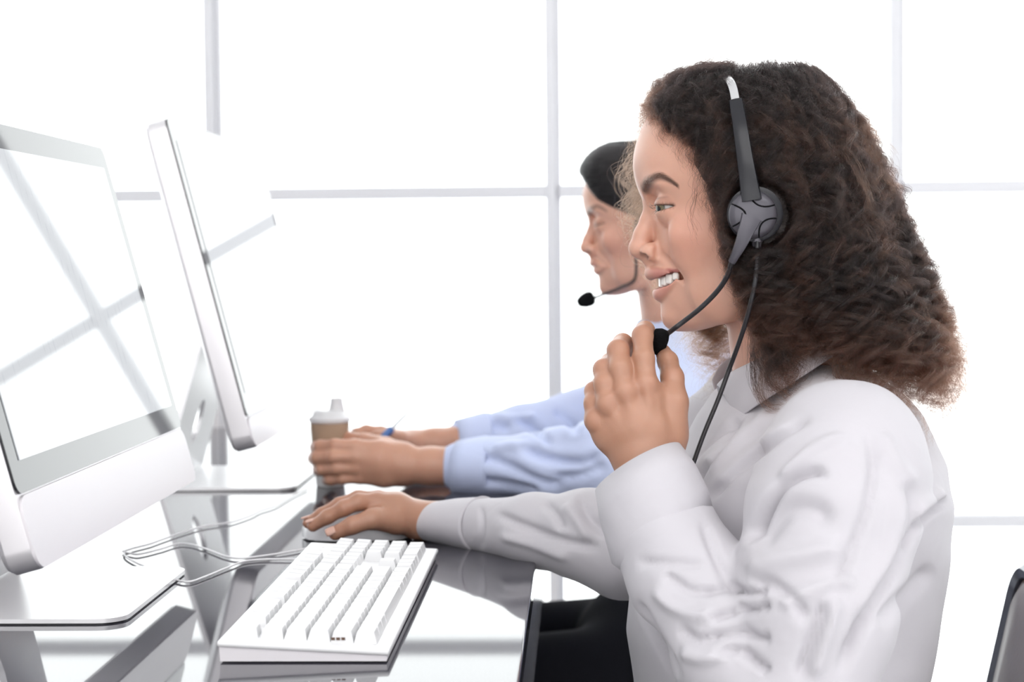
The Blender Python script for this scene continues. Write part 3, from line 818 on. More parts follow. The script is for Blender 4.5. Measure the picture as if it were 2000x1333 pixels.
    if smile:      # deeper mouth
        q2 = q.copy(); q2[:, 0] += .007
        f.chain(q2, k=kc, op='cut'); f.chain([(*M_(p[:3]), p[3]) for p in q2], k=kc, op='cut')
    # smile folds
    fold = catmull([(*L(a, b, w),) for a, b, w in ((1283, 492, .0185), (1302, 512, .025), (1321, 528, .0300), (1333, 548, .0318))], 9)
    ra = np.array([.0012, .0016, .0019, .0021, .0021, .0020, .0018, .0014, .0009]) * (1.0 if smile else .5)
    both(lambda s: f.chain([(*s(p), r) for p, r in zip(fold, ra)], k=.005, op='cut'))
    # ears
    both(lambda s: f.ell(s(L(1478, 420, .074)), (.016, .006, .029), k=.006, rot=Matrix.Rotation(.2, 3, 'Y')))
    both(lambda s: f.ell(s(L(1474, 418, .081)), (.009, .004, .018), k=.003, op='cut'))
    # openings between the lids: an almond on the lid sphere, and the ball behind it
    s, x, y, z = f.sub(EC - .017, EC + .017)
    for sgn in (1, -1):
        if sgn < 0:
            e2 = M_(EC); s, x, y, z = f.sub(e2 - .017, e2 + .017)
        ex, ey, ez = x - EC[0], (HD - y) * sgn - (HD - EC[1]), z - EC[2]
        r = np.sqrt(ex ** 2 + ey ** 2 + ez ** 2) + 1e-6
        al = np.degrees(np.arctan2(ey, -ex)); be = np.degrees(np.arcsin(np.clip(ez / r, -1, 1)))
        upb, lob = lid_lines(al, smile)
        ins = np.maximum(be - upb, lob - be) * math.pi / 180 * .0128
        ins = np.where(np.abs(al - 31) > 71, .004, ins)
        ball = r - .0114
        cut = np.minimum(ball, np.maximum(ins, r - .0178))
        cut = np.maximum(cut, ex - .0075)
        f._put(s, cut, .0009, 'cut')
    V, Q = f.mesh(2)
    return V, Q, lipc, EC

def hit(bvh, px, py, off=0.0):
    """the point of a surface seen at a pixel"""
    v = Vector(ray(px, py)).normalized()
    h = bvh.ray_cast(Vector(CAM), v)
    if h[0] is None:
        return np.array(P(px, py, HD))
    return np.array(h[0]) + np.array(h[1]) * off
def paint_face(bvh, V, N, lipc, EC, smile, brow_dark=.0):
    """the skin's own colours: lips, brows, lid makeup, a little redder on cheeks and nose, plus painted shade on lids and in nostrils"""
    C = np.tile(SKIN, (len(V), 1)); W = np.abs(V[:, 1] - HD)
    Vm = V.copy(); Vm[:, 1] = HD - W
    def blend(m, col): C[:] = C * (1 - m[:, None]) + np.array(col) * m[:, None]
    g = lambda p, r: np.exp(-(np.linalg.norm(Vm - p, axis=1) / r) ** 2)
    blend(.40 * g(L(1345, 470, .055), .026), (.62, .255, .185))
    blend(.25 * g(L(1240, 490, .0), .012), (.62, .27, .20))
    blend(.18 * g(L(1310, 630, .0), .018), (.62, .28, .21))
    for nm in ('up', 'dn'):
        q = lipc[nm]; d, t = seg_dist(Vm, q[:, :3]); r = np.interp(t, np.linspace(0, 1, len(q)), q[:, 3])
        m = np.clip(1.0 - (d - r - .0008) / .0010, 0, 1)
        blend(np.clip(m, 0, 1) * .85, (.40, .125, .120) if nm == 'up' else (.58, .205, .185))
    blend(.9 * np.clip(1.4 - np.linalg.norm((Vm - L(1258, 500.5, .0125)) / np.array([.0056, .0054, .0029]), axis=1), 0, 1), (.10, .035, .028))  # shade inside the nostrils painted into the skin colour
    # lids: makeup and shade painted darker, and the dark line of the lashes at the edge
    r = np.linalg.norm(Vm - EC, axis=1)
    e = (Vm - EC); al = np.degrees(np.arctan2(EC[1] - Vm[:, 1], -(Vm[:, 0] - EC[0]))); be = np.degrees(np.arcsin(np.clip(e[:, 2] / (r + 1e-9), -1, 1)))
    upb, lob = lid_lines(al, smile)
    ins = np.maximum(be - upb, lob - be) * math.pi / 180 * .0128
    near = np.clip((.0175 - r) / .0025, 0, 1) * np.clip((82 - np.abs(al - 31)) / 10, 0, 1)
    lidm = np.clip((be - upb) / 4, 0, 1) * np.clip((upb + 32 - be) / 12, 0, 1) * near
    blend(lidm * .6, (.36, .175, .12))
    blend(np.exp(-((be - upb - 25) / 3.5) ** 2) * near * .5, (.22, .10, .07))  # shade of the upper lid crease, painted as a dark line
    edge = np.exp(-(np.maximum(ins, 0) / np.where(be > (upb + lob) / 2, .0011, .0006)) ** 2) * near
    blend(edge * np.where(be > (upb + lob) / 2, .92, .55), (.035, .020, .017))
    bp = [(1259, 371), (1263, 362), (1270, 353), (1280, 346.5), (1290, 345), (1302, 349), (1314, 356), (1323, 362)]
    bl = catmull([hit(bvh, *q) for q in bp], 20)
    d, t = seg_dist(Vm, bl); wd = np.interp(t, [0, .25, .6, 1], [.0052, .0050, .0036, .0015])
    m = np.clip(1.4 - d / wd, 0, 1)
    blend(m * (.80 if smile else .6), (.055, .032, .026))
    return C, bl
def build_mouth(parent):
    """teeth along the upper arch, each a part"""
    arch = catmull([L(1282.5, 553, 0), L(1285.5, 552, .008), L(1294, 548.5, .0155), L(1306, 543, .021), (L(1317, 539, .0225))], 60)
    arch[:, 0] += .0044
    seg = np.concatenate([[0], np.cumsum(np.linalg.norm(np.diff(arch, axis=0), axis=1))])
    wd = [.0085, .0068, .0072, .0058, .0050]; s = .0; out = []
    for k, w in enumerate(wd):
        sm = s + w / 2; s += w + .00015
        if sm > seg[-1]: break
        i = min(int(np.searchsorted(seg, sm)), 58); p = arch[i]; t = arch[i + 1] - arch[i]; t = t / np.linalg.norm(t)
        h = [.0094, .0086, .0088, .0066, .0048][k]
        out.append((p, t, w, h))
    for side in (0, 1):
        for p, t, w, h in out:
            b = BM(); a = math.atan2(t[1], t[0])
            b.box((0, 0, 0), (w, .0055, h), bevel=.0019, seg=3)
            bmesh.ops.rotate(b.bm, verts=b.bm.verts, cent=(0, 0, 0), matrix=Matrix.Rotation(a, 3, 'Z'))
            bmesh.ops.translate(b.bm, verts=b.bm.verts, vec=Vector(p) + Vector((0, 0, .0005)))
            if side:
                for v in b.bm.verts: v.co.y = 2 * HD - v.co.y
            b.obj('tooth', M_tooth, parent, sharp=0)
def build_eye(parent, EC, far, gaze_out=36, gaze_dn=6):
    b = BM(); bmesh.ops.create_uvsphere(b.bm, u_segments=64, v_segments=48, radius=.01245)
    g = Vector((-math.cos(math.radians(gaze_out)), -math.sin(math.radians(gaze_out)), -math.sin(math.radians(gaze_dn)))).normalized()
    co = []
    for v in b.bm.verts:
        a = math.degrees(v.co.angle(g))
        if a < 27: v.co *= 1 + .05 * (1 - (a / 27) ** 2)
        co.append(a)
    co = np.array(co); C = np.tile(np.array([.46, .42, .40]), (len(co), 1))
    iris = np.array([.13, .12, .07]); C[co < 28.5] = (.05, .05, .04); C[co < 26] = iris; C[co < 17] = (.17, .13, .06); C[co < 10.5] = (.005, .005, .005)
    c = M_(EC) if far else EC
    bmesh.ops.translate(b.bm, verts=b.bm.verts, vec=c)
    me = b.mesh('eyeball'); set_col(me, C)
    o = link('eyeball', me, None, M_eye); adopt(o, parent); return o

# ------------------------------------------------------------------ the woman in white: head and skin
SUBJ = empty('person', (.20, HD, 0), 'woman with curly dark hair and white shirt, smiling, holding her headset microphone', 'person')
HV, HQ, LIPC, EC = build_head(True)
HN = vnorm(HV, HQ)
HBVH = BVHTree.FromPolygons([tuple(v) for v in HV], [tuple(int(i) for i in q) for q in HQ])
HC, BROW = paint_face(HBVH, HV, HN, LIPC, EC, True)

def pts(tab):
    """(px, py, depth, radius) -> (x, y, z, radius)"""
    return [(*P(a, b, d), r) for a, b, d, r in tab]
def hand(field, tabs, palm, k=.004, kp=.008, slim=.94):
    for t in palm: field.chain(pts(t), k=kp)
    for t in tabs: field.chain([(x, y, z, r * slim) for x, y, z, r in pts(t)], k=k)
def nail(pt, nrm_, fwd, w, l, parent, mat):
    pass
def bounds(tabs, pad):
    q = np.array([p[:3] for t in tabs for p in pts(t)]); return q.min(0) - pad, q.max(0) + pad

# near hand, its back to the camera, fingers closed on the microphone
nh_f = [[(1261, 752, 1.383, .0098), (1257, 700, 1.388, .0085), (1255, 656, 1.404, .0083), (1260, 646, 1.430, .0075), (1268, 656, 1.452, .0068), (1279, 670, 1.462, .0060)],
        [(1221, 766, 1.380, .0098), (1211, 720, 1.384, .0088), (1207, 685, 1.396, .0086), (1216, 671, 1.422, .0078), (1240, 684, 1.447, .0069), (1262, 697, 1.460, .0060)],
        [(1187, 790, 1.382, .0094), (1181, 750, 1.386, .0084), (1179, 722, 1.396, .0082), (1192, 708, 1.420, .0074), (1212, 722, 1.444, .0066), (1232, 736, 1.452, .0058)],
        [(1163, 822, 1.388, .0086), (1159, 788, 1.392, .0073), (1160, 764, 1.402, .0072), (1170, 754, 1.423, .0065), (1188, 766, 1.441, .0058), (1204, 778, 1.448, .0052)],
        [(1310, 850, 1.390, .0128), (1318, 785, 1.392, .0106), (1313, 738, 1.404, .0092), (1304, 706, 1.420, .0082), (1295, 688, 1.434, .0066)]]
nh_p = [[(1282, 905, 1.380, .0150), (1275, 840, 1.382, .0130), (1262, 758, 1.385, .0102)], [(1262, 910, 1.378, .0155), (1240, 830, 1.380, .0130), (1221, 770, 1.382, .0102)],
        [(1246, 910, 1.380, .0140), (1212, 840, 1.384, .0122), (1187, 794, 1.384, .0096)], [(1236, 905, 1.384, .0130), (1190, 850, 1.390, .0115), (1165, 822, 1.390, .0088)],
        [(1296, 905, 1.386, .0140), (1306, 850, 1.392, .0135), (1312, 800, 1.393, .0115)], [(1268, 775, 1.388, .010), (1306, 770, 1.396, .0085)],
        [(1264, 905, 1.386, .0235), (1268, 960, 1.382, .0225), (1285, 1040, 1.370, .0240)], [(1288, 870, 1.395, .016), (1250, 850, 1.394, .016)]]
lo, hi = bounds(nh_f + nh_p, .035)
fn = Field(lo, hi, .0009); hand(fn, nh_f, nh_p)
# knuckles, tendons and the webs between fingers
for a, b, d in ((1262, 750, 1.377), (1221, 764, 1.374), (1187, 788, 1.376), (1163, 820, 1.382)):
    fn.ell(P(a, b, d), (.0065, .004, .0065), k=.006)
for t in ([(1262, 752, 1.3755, .0022), (1276, 850, 1.3725, .0022)], [(1221, 768, 1.3735, .0022), (1252, 850, 1.3705, .0022)], [(1187, 792, 1.3765, .0020), (1232, 855, 1.3715, .0020)]):
    fn.chain(pts(t), k=.0045)
NHV, NHQ = fn.mesh(2)

# far hand, laid over the mouse
fh_f = [[(735, 981, 1.762, .0095), (701, 981, 1.755, .0086), (672, 993, 1.750, .0082), (640, 1010, 1.752, .0074), (611, 1028, 1.755, .0062)],
        [(738, 977, 1.784, .0095), (700, 975, 1.780, .0086), (664, 988, 1.778, .0083), (630, 1006, 1.780, .0074), (602, 1022, 1.782, .0062)],
        [(742, 978, 1.806, .0092), (706, 978, 1.806, .0083), (674, 990, 1.806, .0080), (644, 1006, 1.808, .0072), (622, 1018, 1.81, .0062)],
        [(750, 983, 1.826, .0085), (720, 986, 1.828, .0074), (695, 996, 1.83, .0070), (672, 1008, 1.832, .0064), (656, 1016, 1.834, .0056)],
        [(772, 1020, 1.760, .0125), (727, 1014, 1.742, .0103), (688, 1027, 1.736, .0090), (655, 1042, 1.737, .0074)]]
fh_p = [[(818, 1012, 1.775, .0150), (775, 993, 1.768, .0135), (737, 982, 1.764, .0102)], [(820, 1012, 1.785, .0155), (775, 990, 1.786, .0135), (740, 979, 1.785, .0102)],
        [(820, 1014, 1.795, .0145), (778, 994, 1.804, .0128), (744, 981, 1.806, .0098)], [(818, 1018, 1.800, .0135), (785, 1000, 1.818, .0118), (752, 986, 1.826, .0090)],
        [(815, 1020, 1.775, .0160), (775, 1012, 1.764, .0140), (735, 1012, 1.748, .0110)],
        [(815, 1018, 1.785, .0182), (860, 1020, 1.780, .0190), (950, 1022, 1.745, .024)]]
lo, hi = bounds(fh_f + fh_p, .035)
fh = Field(lo, hi, .0011); hand(fh, fh_f, fh_p)
FHV, FHQ = fh.mesh(2)

# ------------------------------------------------------------------ body under the clothes, and the shirt
def torso_tab(rows, d):
    out = []
    for py, x0, x1, b in rows:
        a = P(x0, py, d); c = P(x1, py, d); out.append((float((a[2] + c[2]) / 2), float((a[0] + c[0]) / 2), d, float((c[0] - a[0]) / 2), b))
    return out
T1 = torso_tab([(690, 1470, 1652, .050), (735, 1425, 1715, .066), (770, 1388, 1762, .092), (810, 1364, 1796, .125), (850, 1345, 1818, .148), (900, 1322, 1838, .172), (974, 1290, 1853, .170),
                (1080, 1250, 1849, .158), (1150, 1229, 1840, .152), (1230, 1224, 1826, .150), (1333, 1238, 1806, .155), (1450, 1255, 1795, .165), (1600, 1270, 1790, .17)], HD)
near_arm = [(1652, 892, 1.356, .054), (1648, 930, 1.340, .0585), (1625, 1015, 1.320, .0595), (1590, 1180, 1.302, .058), (1545, 1400, 1.292, .054)]
near_fore = [(1545, 1400, 1.292, .054), (1430, 1250, 1.318, .050), (1345, 1130, 1.345, .0455), (1302, 1050, 1.365, .0425)]
far_arm = [(1500, 800, 1.690, .060), (1400, 900, 1.680, .056), (1300, 1010, 1.655, .050), (1222, 1066, 1.635, .047)]
far_fore = [(1222, 1066, 1.635, .047), (1150, 1046, 1.645, .041), (1050, 1036, 1.680, .0335), (940, 1028, 1.740, .0265)]
def clothes(h, off, sleeves=True, k=.02):
    lo = np.array([P(930, 1000, 1.74)[0] - .06, 1.20, P(1500, 1600, HD)[2] - .02]); hi = np.array([P(1870, 900, HD)[0] + .04, 1.86, P(1500, 640, HD)[2] + .03])
    f = Field(lo, hi, h)
    f.loft(T1, k=.02, off=off)
    o = lambda t: [(a, b, d, r + off) for a, b, d, r in t]
    # shoulders
    f.chain(pts(o([(1580, 782, 1.50, .034), (1632, 846, 1.42, .040), (1652, 892, 1.358, .053)])), k=.03)
    f.chain(pts(o([(1530, 755, 1.55, .034), (1510, 800, 1.64, .042), (1500, 815, 1.690, .054)])), k=.03)
    f.chain(pts(o(near_arm)), k=k); f.chain(pts(o(far_arm)), k=k)
    f.chain(pts(o(near_fore)), k=.006); f.chain(pts(o(far_fore)), k=.012)
    return f
fb = clothes(.006, -.022)
BV_, BQ_ = fb.mesh(1)
V, Q = join([(HV, HQ), (NHV, NHQ), (FHV, FHQ), (BV_, BQ_)])
C = np.tile(SKIN, (len(V), 1)); C[:len(HV)] = HC
# hands: a little redder at the knuckles and finger tips
for tabs, n0, n1 in ((nh_f, len(HV), len(HV) + len(NHV)), (fh_f, len(HV) + len(NHV), len(HV) + len(NHV) + len(FHV))):
    C[n0:n1] *= np.array([.66, .61, .545])
    for t in tabs:
        for j, p in enumerate(pts(t)):
            if j in (0, 2, len(t) - 1):
                m = .35 * np.exp(-(np.linalg.norm(V[n0:n1] - np.array(p[:3]), axis=1) / (.011)) ** 2)
                C[n0:n1] = C[n0:n1] * (1 - m[:, None]) + np.array([.44, .20, .135]) * m[:, None]
me = raw_mesh('body', V, Q); set_col(me, C)
BODY = link('body', me, None, M_skin); adopt(BODY, SUBJ)
for far in (0, 1): build_eye(SUBJ, EC, far)
build_mouth(SUBJ)
# nails
M_nail = pmat('finger_nail', (.66, .40, .32), .25, bump=(200, .02, .0003))
def nail_at(c, out, fwd, w, l):
    out = Vector(out).normalized(); fwd = Vector(fwd).normalized(); fwd = (fwd - out * fwd.dot(out)).normalized(); s = out.cross(fwd)
    b = BM(); rows = []
    for i in range(7):
        t = i / 6 * 2 - 1; rows.append([Vector(c) + fwd * (l * t * .5) + s * (w * .5 * u * math.sqrt(max(.05, 1 - .55 * max(0, abs(t) - .2) ** 2))) + out * (.0006 - .0014 * u * u) for u in np.linspace(-1, 1, 7)])
    b.grid(rows).obj('fingernail', M_nail, SUBJ, solid=.0005)
p = P(655, 1042, 1.737); nail_at(p + np.array([-.004, -.0068, .0030]), (-.15, -.9, .4), (-1, -.05, -.45), .0085, .010)
p = P(611, 1028, 1.755); nail_at(p + np.array([-.002, -.0012, .0062]), (-.3, -.2, 1), (-1, 0, -.6), .0080, .010)
p = P(602, 1022, 1.782); nail_at(p + np.array([-.002, -.0005, .0063]), (-.3, 0, 1), (-1, 0, -.6), .0080, .010)

# ------------------------------------------------------------------ shirt
def cloth_mat(name, col, weave=1400, trans=.0):
    m, nt, b = new_mat(name)
    b.inputs['Base Color'].default_value = (*col, 1); b.inputs['Roughness'].default_value = .75
    b.inputs['Sheen Weight'].default_value = .15
    tc = nt.nodes.new('ShaderNodeTexCoord')
    n = nt.nodes.new('ShaderNodeTexNoise'); n.inputs['Scale'].default_value = 16; n.inputs['Detail'].default_value = 3; n.inputs['Distortion'].default_value = .6
    nt.links.new(tc.outputs['Object'], n.inputs['Vector'])
    n2 = nt.nodes.new('ShaderNodeTexNoise'); n2.inputs['Scale'].default_value = weave
    nt.links.new(tc.outputs['Object'], n2.inputs['Vector'])
    b1 = nt.nodes.new('ShaderNodeBump'); b1.inputs['Strength'].default_value = .35; b1.inputs['Distance'].default_value = .006
    b2 = nt.nodes.new('ShaderNodeBump'); b2.inputs['Strength'].default_value = .08; b2.inputs['Distance'].default_value = .0005
    nt.links.new(n.outputs['Fac'], b1.inputs['Height']); nt.links.new(b1.outputs['Normal'], b2.inputs['Normal'])
    nt.links.new(n2.outputs['Fac'], b2.inputs['Height']); nt.links.new(b2.outputs['Normal'], b.inputs['Normal'])
    return m
M_shirt = cloth_mat('white_shirt_cotton', (.565, .545, .58))
M_button = pmat('white_button', (.85, .84, .84), .3, bump=(300, .02, .0003))
fs = clothes(.0032, 0.0)
SV, SQ = fs.mesh(3)
SN = vnorm(SV, SQ)
def fold(poly, width, amp, dmax=1.56, end=.18, asym=0.0):
    """a crease pressed into (amp < 0) or raised from (amp > 0) the camera side of the cloth along a line"""
    global SV
    poly = catmull(poly, 4 * len(poly))
    q = SV - CAM; z = q @ _f
    px = np.stack([1000 + FPX * (q @ CR) / z, 666.5 - FPX * (q @ CU) / z], 1)
    m = (SV[:, 1] < dmax) & (SN[:, 1] < .35)
    lo = poly.min(0) - 4 * width; hi = poly.max(0) + 4 * width
    m &= (px[:, 0] > lo[0]) & (px[:, 0] < hi[0]) & (px[:, 1] > lo[1]) & (px[:, 1] < hi[1])
    i = np.nonzero(m)[0]
    d, t = seg_dist(px[i], poly)
    e = np.clip(np.minimum(t, 1 - t) / end, 0, 1); e = e * e * (3 - 2 * e)
    SV[i] += SN[i] * (1.35 * amp * e * np.exp(-(d / width) ** 2))[:, None]
cr2 = lambda tab: [(1100 + a / 1.725, 560 + b / 1.725) for a, b in tab]
fold(cr2([(470, 745), (560, 640), (660, 560), (760, 480), (850, 430)]), 9, -.0050)
fold(cr2([(500, 700), (600, 600), (700, 520), (800, 455)]), 14, .0030)
fold(cr2([(470, 640), (560, 540), (650, 470), (720, 400)]), 12, .0040)
fold(cr2([(420, 610), (520, 500), (600, 430)]), 8, -.0035)
fold(cr2([(615, 880), (640, 800), (690, 720), (760, 650), (850, 620), (900, 650)]), 9, -.0080)
fold(cr2([(650, 890), (690, 810), (760, 750), (860, 760), (880, 830)]), 22, -.0060)
fold(cr2([(600, 960), (700, 930), (830, 900), (950, 870)]), 20, .0050)
fold(cr2([(720, 1080), (800, 1040), (900, 1000), (1000, 990)]), 14, .0040)
fold(cr2([(620, 990), (700, 1000), (780, 1060), (830, 1140)]), 10, -.0050)
fold(cr2([(1000, 470), (1040, 540), (1045, 640), (1020, 760), (960, 920), (900, 1060)]), 9, -.0042)
fold(cr2([(960, 500), (860, 540), (780, 600), (720, 660)]), 10, .0040)
fold(cr2([(1150, 640), (1175, 740), (1165, 840), (1110, 960), (1030, 1100), (960, 1240), (930, 1330)]), 12, -.0090)
fold(cr2([(1110, 640), (1125, 760), (1100, 880), (1030, 1010), (960, 1130)]), 15, .0050)
fold(cr2([(1300, 712), (1235, 760), (1180, 830), (1150, 900)]), 7, -.0070)
fold(cr2([(1290, 690), (1220, 730), (1170, 780)]), 9, .0040)
fold(cr2([(1250, 940), (1190, 1010), (1120, 1080), (1060, 1150)]), 14, -.0050)
fold(cr2([(880, 1050), (860, 1130), (820, 1240), (790, 1330)]), 10, -.0060)
fold(cr2([(930, 1030), (900, 1130), (870, 1230), (840, 1330)]), 13, .0050)
fold(cr2([(1090, 480), (1110, 580), (1190, 680)]), 14, .0030)
# forearm sleeve
fold(cr2([(245, 1055), (290, 1140), (345, 1240), (400, 1330)]), 7, -.0070)
fold(cr2([(240, 930), (330, 930), (430, 935), (480, 925)]), 9, -.0030)
fold(cr2([(300, 1010), (370, 1080), (450, 1110), (520, 1100)]), 12, .0040)
fold(cr2([(330, 960), (420, 1020), (510, 1030)]), 9, -.0040)
fold(cr2([(380, 1150), (450, 1190), (530, 1180)]), 10, -.0045)
fold(cr2([(390, 1230), (480, 1250), (560, 1230)]), 12, .0050)
fold(cr2([(470, 780), (500, 870), (540, 960), (580, 1060)]), 9, -.0040)
for a, b, c in (((560, 1000), (610, 1030), (690, 1020)), ((580, 1085), (630, 1090), (700, 1070)), ((595, 1150), (640, 1180), (700, 1190)), ((590, 1210), (640, 1260), (700, 1300))):
    fold(cr2([a, b, c]), 8, -.0060)
    fold(cr2([(a[0] - 90, a[1] + 30), (a[0] - 40, a[1] + 20), (a[0] + 10, a[1] + 8)]), 8, -.0050)
# far sleeve
for tab, w, am in (([(940, 985), (940, 1030), (938, 1078)], 5, -.0022), ([(960, 1000), (1030, 1030), (1110, 1060), (1180, 1070)], 8, -.0045), ([(970, 1045), (1050, 1068), (1120, 1095)], 8, .0030),
                   ([(1060, 980), (1085, 1005), (1100, 1040)], 8, -.0040), ([(1130, 965), (1150, 1010), (1190, 1050)], 9, -.0050), ([(1100, 985), (1130, 1020), (1150, 1060)], 10, .0035)):
    fold(tab, w, am, dmax=1.9)
# the placket line down the chest and a soft waviness everywhere
fold([(1462, 800), (1418, 860), (1378, 915), (1350, 975)], 4, -.0028)
fold([(1440, 806), (1398, 860), (1360, 912), (1335, 965)], 10, .0022)
w = np.sin(SV[:, 0] * 61 + SV[:, 2] * 37 + 2 * np.sin(SV[:, 2] * 23)) * np.sin(SV[:, 2] * 71 - SV[:, 0] * 29 + SV[:, 1] * 40)
SV += SN * (w * .0009)[:, None]
# open the neck: drop what lies above the collar line
cz = P(1500, 706, HD)[2]
keep = ~((SV[SQ].mean(1)[:, 2] > cz + .0) & (np.abs(SV[SQ].mean(1)[:, 1] - HD) < .09))
SQ = SQ[keep]
used = np.unique(SQ); rm = np.full(len(SV), -1); rm[used] = np.arange(len(used)); SV, SQ = SV[used], rm[SQ]
me = raw_mesh('shirt', SV, SQ)
SHIRT = link('shirt', me, None, M_shirt); adopt(SHIRT, SUBJ)

def sub(o, parent=SHIRT):
    o.parent = parent; o.matrix_parent_inverse = Matrix.Translation(SUBJ.location).inverted() @ Matrix.Identity(4)
    o.matrix_parent_inverse = Matrix.Identity(4); o.location = o.location
    return o
def cuff(ax_tab, label, n=48, th=.0016, wob=.0016):
    """ax_tab rows: (px, py, depth, half width across the view, half depth, slant)"""
    c = [P(a, b, d) for a, b, d, *_ in ax_tab]
    rows = []
    for i, (q, t) in enumerate(zip(c, ax_tab)):
        a = c[min(i + 1, len(c) - 1)] - c[max(i - 1, 0)]; a = a / np.linalg.norm(a)
        s = np.cross(a, [0, 1, 0]); s /= np.linalg.norm(s); dp = np.cross(s, a)
        ring = []
        for k in range(n):
            g = 2 * math.pi * k / n
            r = 1 + .02 * math.sin(3 * g + i * .3)
            ring.append(q + (s * math.cos(g) * t[3] + dp * math.sin(g) * t[4]) * r + a * t[5] * math.cos(g))
        rows.append(ring)
    o = BM().grid(rows, close=True).obj('cuff', M_shirt, None, solid=.0022, sharp=0)
    return o
c1 = cuff([(1298, 1052, 1.366, .0385, .036, -.010), (1294, 1044, 1.366, .0425, .039, -.010), (1285, 1010, 1.368, .0425, .039, -.008), (1266, 960, 1.374, .0410, .037, -.006), (1248, 915, 1.381, .0365, .033, -.005)], 'near')
c2 = cuff([(942, 1027, 1.739, .0275, .028, .0), (936, 1027, 1.742, .0268, .028, .0), (890, 1021, 1.765, .0228, .028, 0), (850, 1019, 1.780, .0190, .027, 0), (825, 1018, 1.789, .0175, .025, 0)], 'far')
def button(c, nrm_, r=.0048):
    q = Vector(nrm_).normalized().to_track_quat('Z', 'Y').to_matrix()
    return BM().lathe([(.0003, -.001), (r, -.001), (r, .0008), (r * .8, .0016), (r * .72, .0009), (.0003, .0009)], c, 20, q).obj('button', M_button)
# collar: a folded leaf around the neck, open at the front
def collar():
    top = [(1398, 752, 1.496), (1425, 728, 1.472), (1470, 706, 1.455), (1530, 676, 1.452), (1590, 640, 1.468), (1630, 616, 1.52)]
    bot = [(1440, 822, 1.452), (1470, 800, 1.432), (1515, 770, 1.418), (1575, 732, 1.418), (1632, 694, 1.440), (1668, 668, 1.52)]
    tp = catmull([P(*q) for q in top], 24); bt = catmull([P(*q) for q in bot], 24)
    rows = []
    for a, b in zip(tp, bt):
        m = (a + b) / 2; o_ = np.array([0, -.004, .003])
        rows.append([a + np.array([.004, .006, -.012]), a + np.array([0, 0, -.001]), a + (b - a) * .06 + o_ * .7, a + (b - a) * .3 + o_, m + o_ * 1.0, a + (b - a) * .8 + o_ * .6, b])
    far = [[M_(p) for p in r] for r in rows[::-1][1:]]
    return rows, far
cr_, cf_ = collar()
col = BM().grid(cr_ + cf_).obj('collar', M_shirt, None, solid=.0022, subsurf=1, sharp=0)
for o in (c1, c2, col):
    adopt(o, SUBJ)
adopt(button(P(912, 1069, 1.742), (0, -.75, -.65), .0050), SUBJ)

# trousers under the desk
M_trouser = pmat('charcoal_trousers', (.007, .007, .010), .9, bump=(500, .15, .0005), **{'Specular IOR Level': .15})
def legs(depths, hipx, hipz, kneex, foot_x, name='trousers', parent=None, extra=None):
    f = Field((foot_x - .16, min(depths) - .16, .02), (hipx + .22, max(depths) + .16, hipz + .22), .006)
    for d in depths:
        f.chain([(hipx, d, hipz, .088), (kneex, d + (.02 if d > np.mean(depths) else -.02), hipz - .01, .064), (kneex - .02, d, .30, .052), (kneex + .0, d, .09, .045)], k=.02)
    m = float(np.mean(depths))
    f.ell((hipx + .02, m, hipz + .03), (.13, .155, .11), k=.03)
    if extra is not None: extra(f)
    V, Q = f.mesh(2); o = link(name, raw_mesh(name, V, Q), None, M_trouser); adopt(o, parent)
    for d in depths:
        b = BM(); rows = []
        for t in np.linspace(0, 1, 12):
            x = kneex + .05 - .25 * t; w = .036 + .012 * math.sin(math.pi * t) - .018 * max(0, t - .75) * 4 * .6; h = .085 - .05 * t
            rows.append([(x, d + w * math.cos(a), max(.004, .004 + h * max(0, math.sin(a)) ** .8)) for a in np.linspace(0, math.pi, 12)])
        b.grid(rows); b.bm.verts.ensure_lookup_table(); b.bm.faces.new(b.bm.verts[:12]); b.bm.faces.new(b.bm.verts[-12:])
        adopt(b.obj('shoe', M_dark, None, sharp=0), parent)
    return o
legs((1.43, 1.61), .17, .505, -.27, -.30, parent=SUBJ)

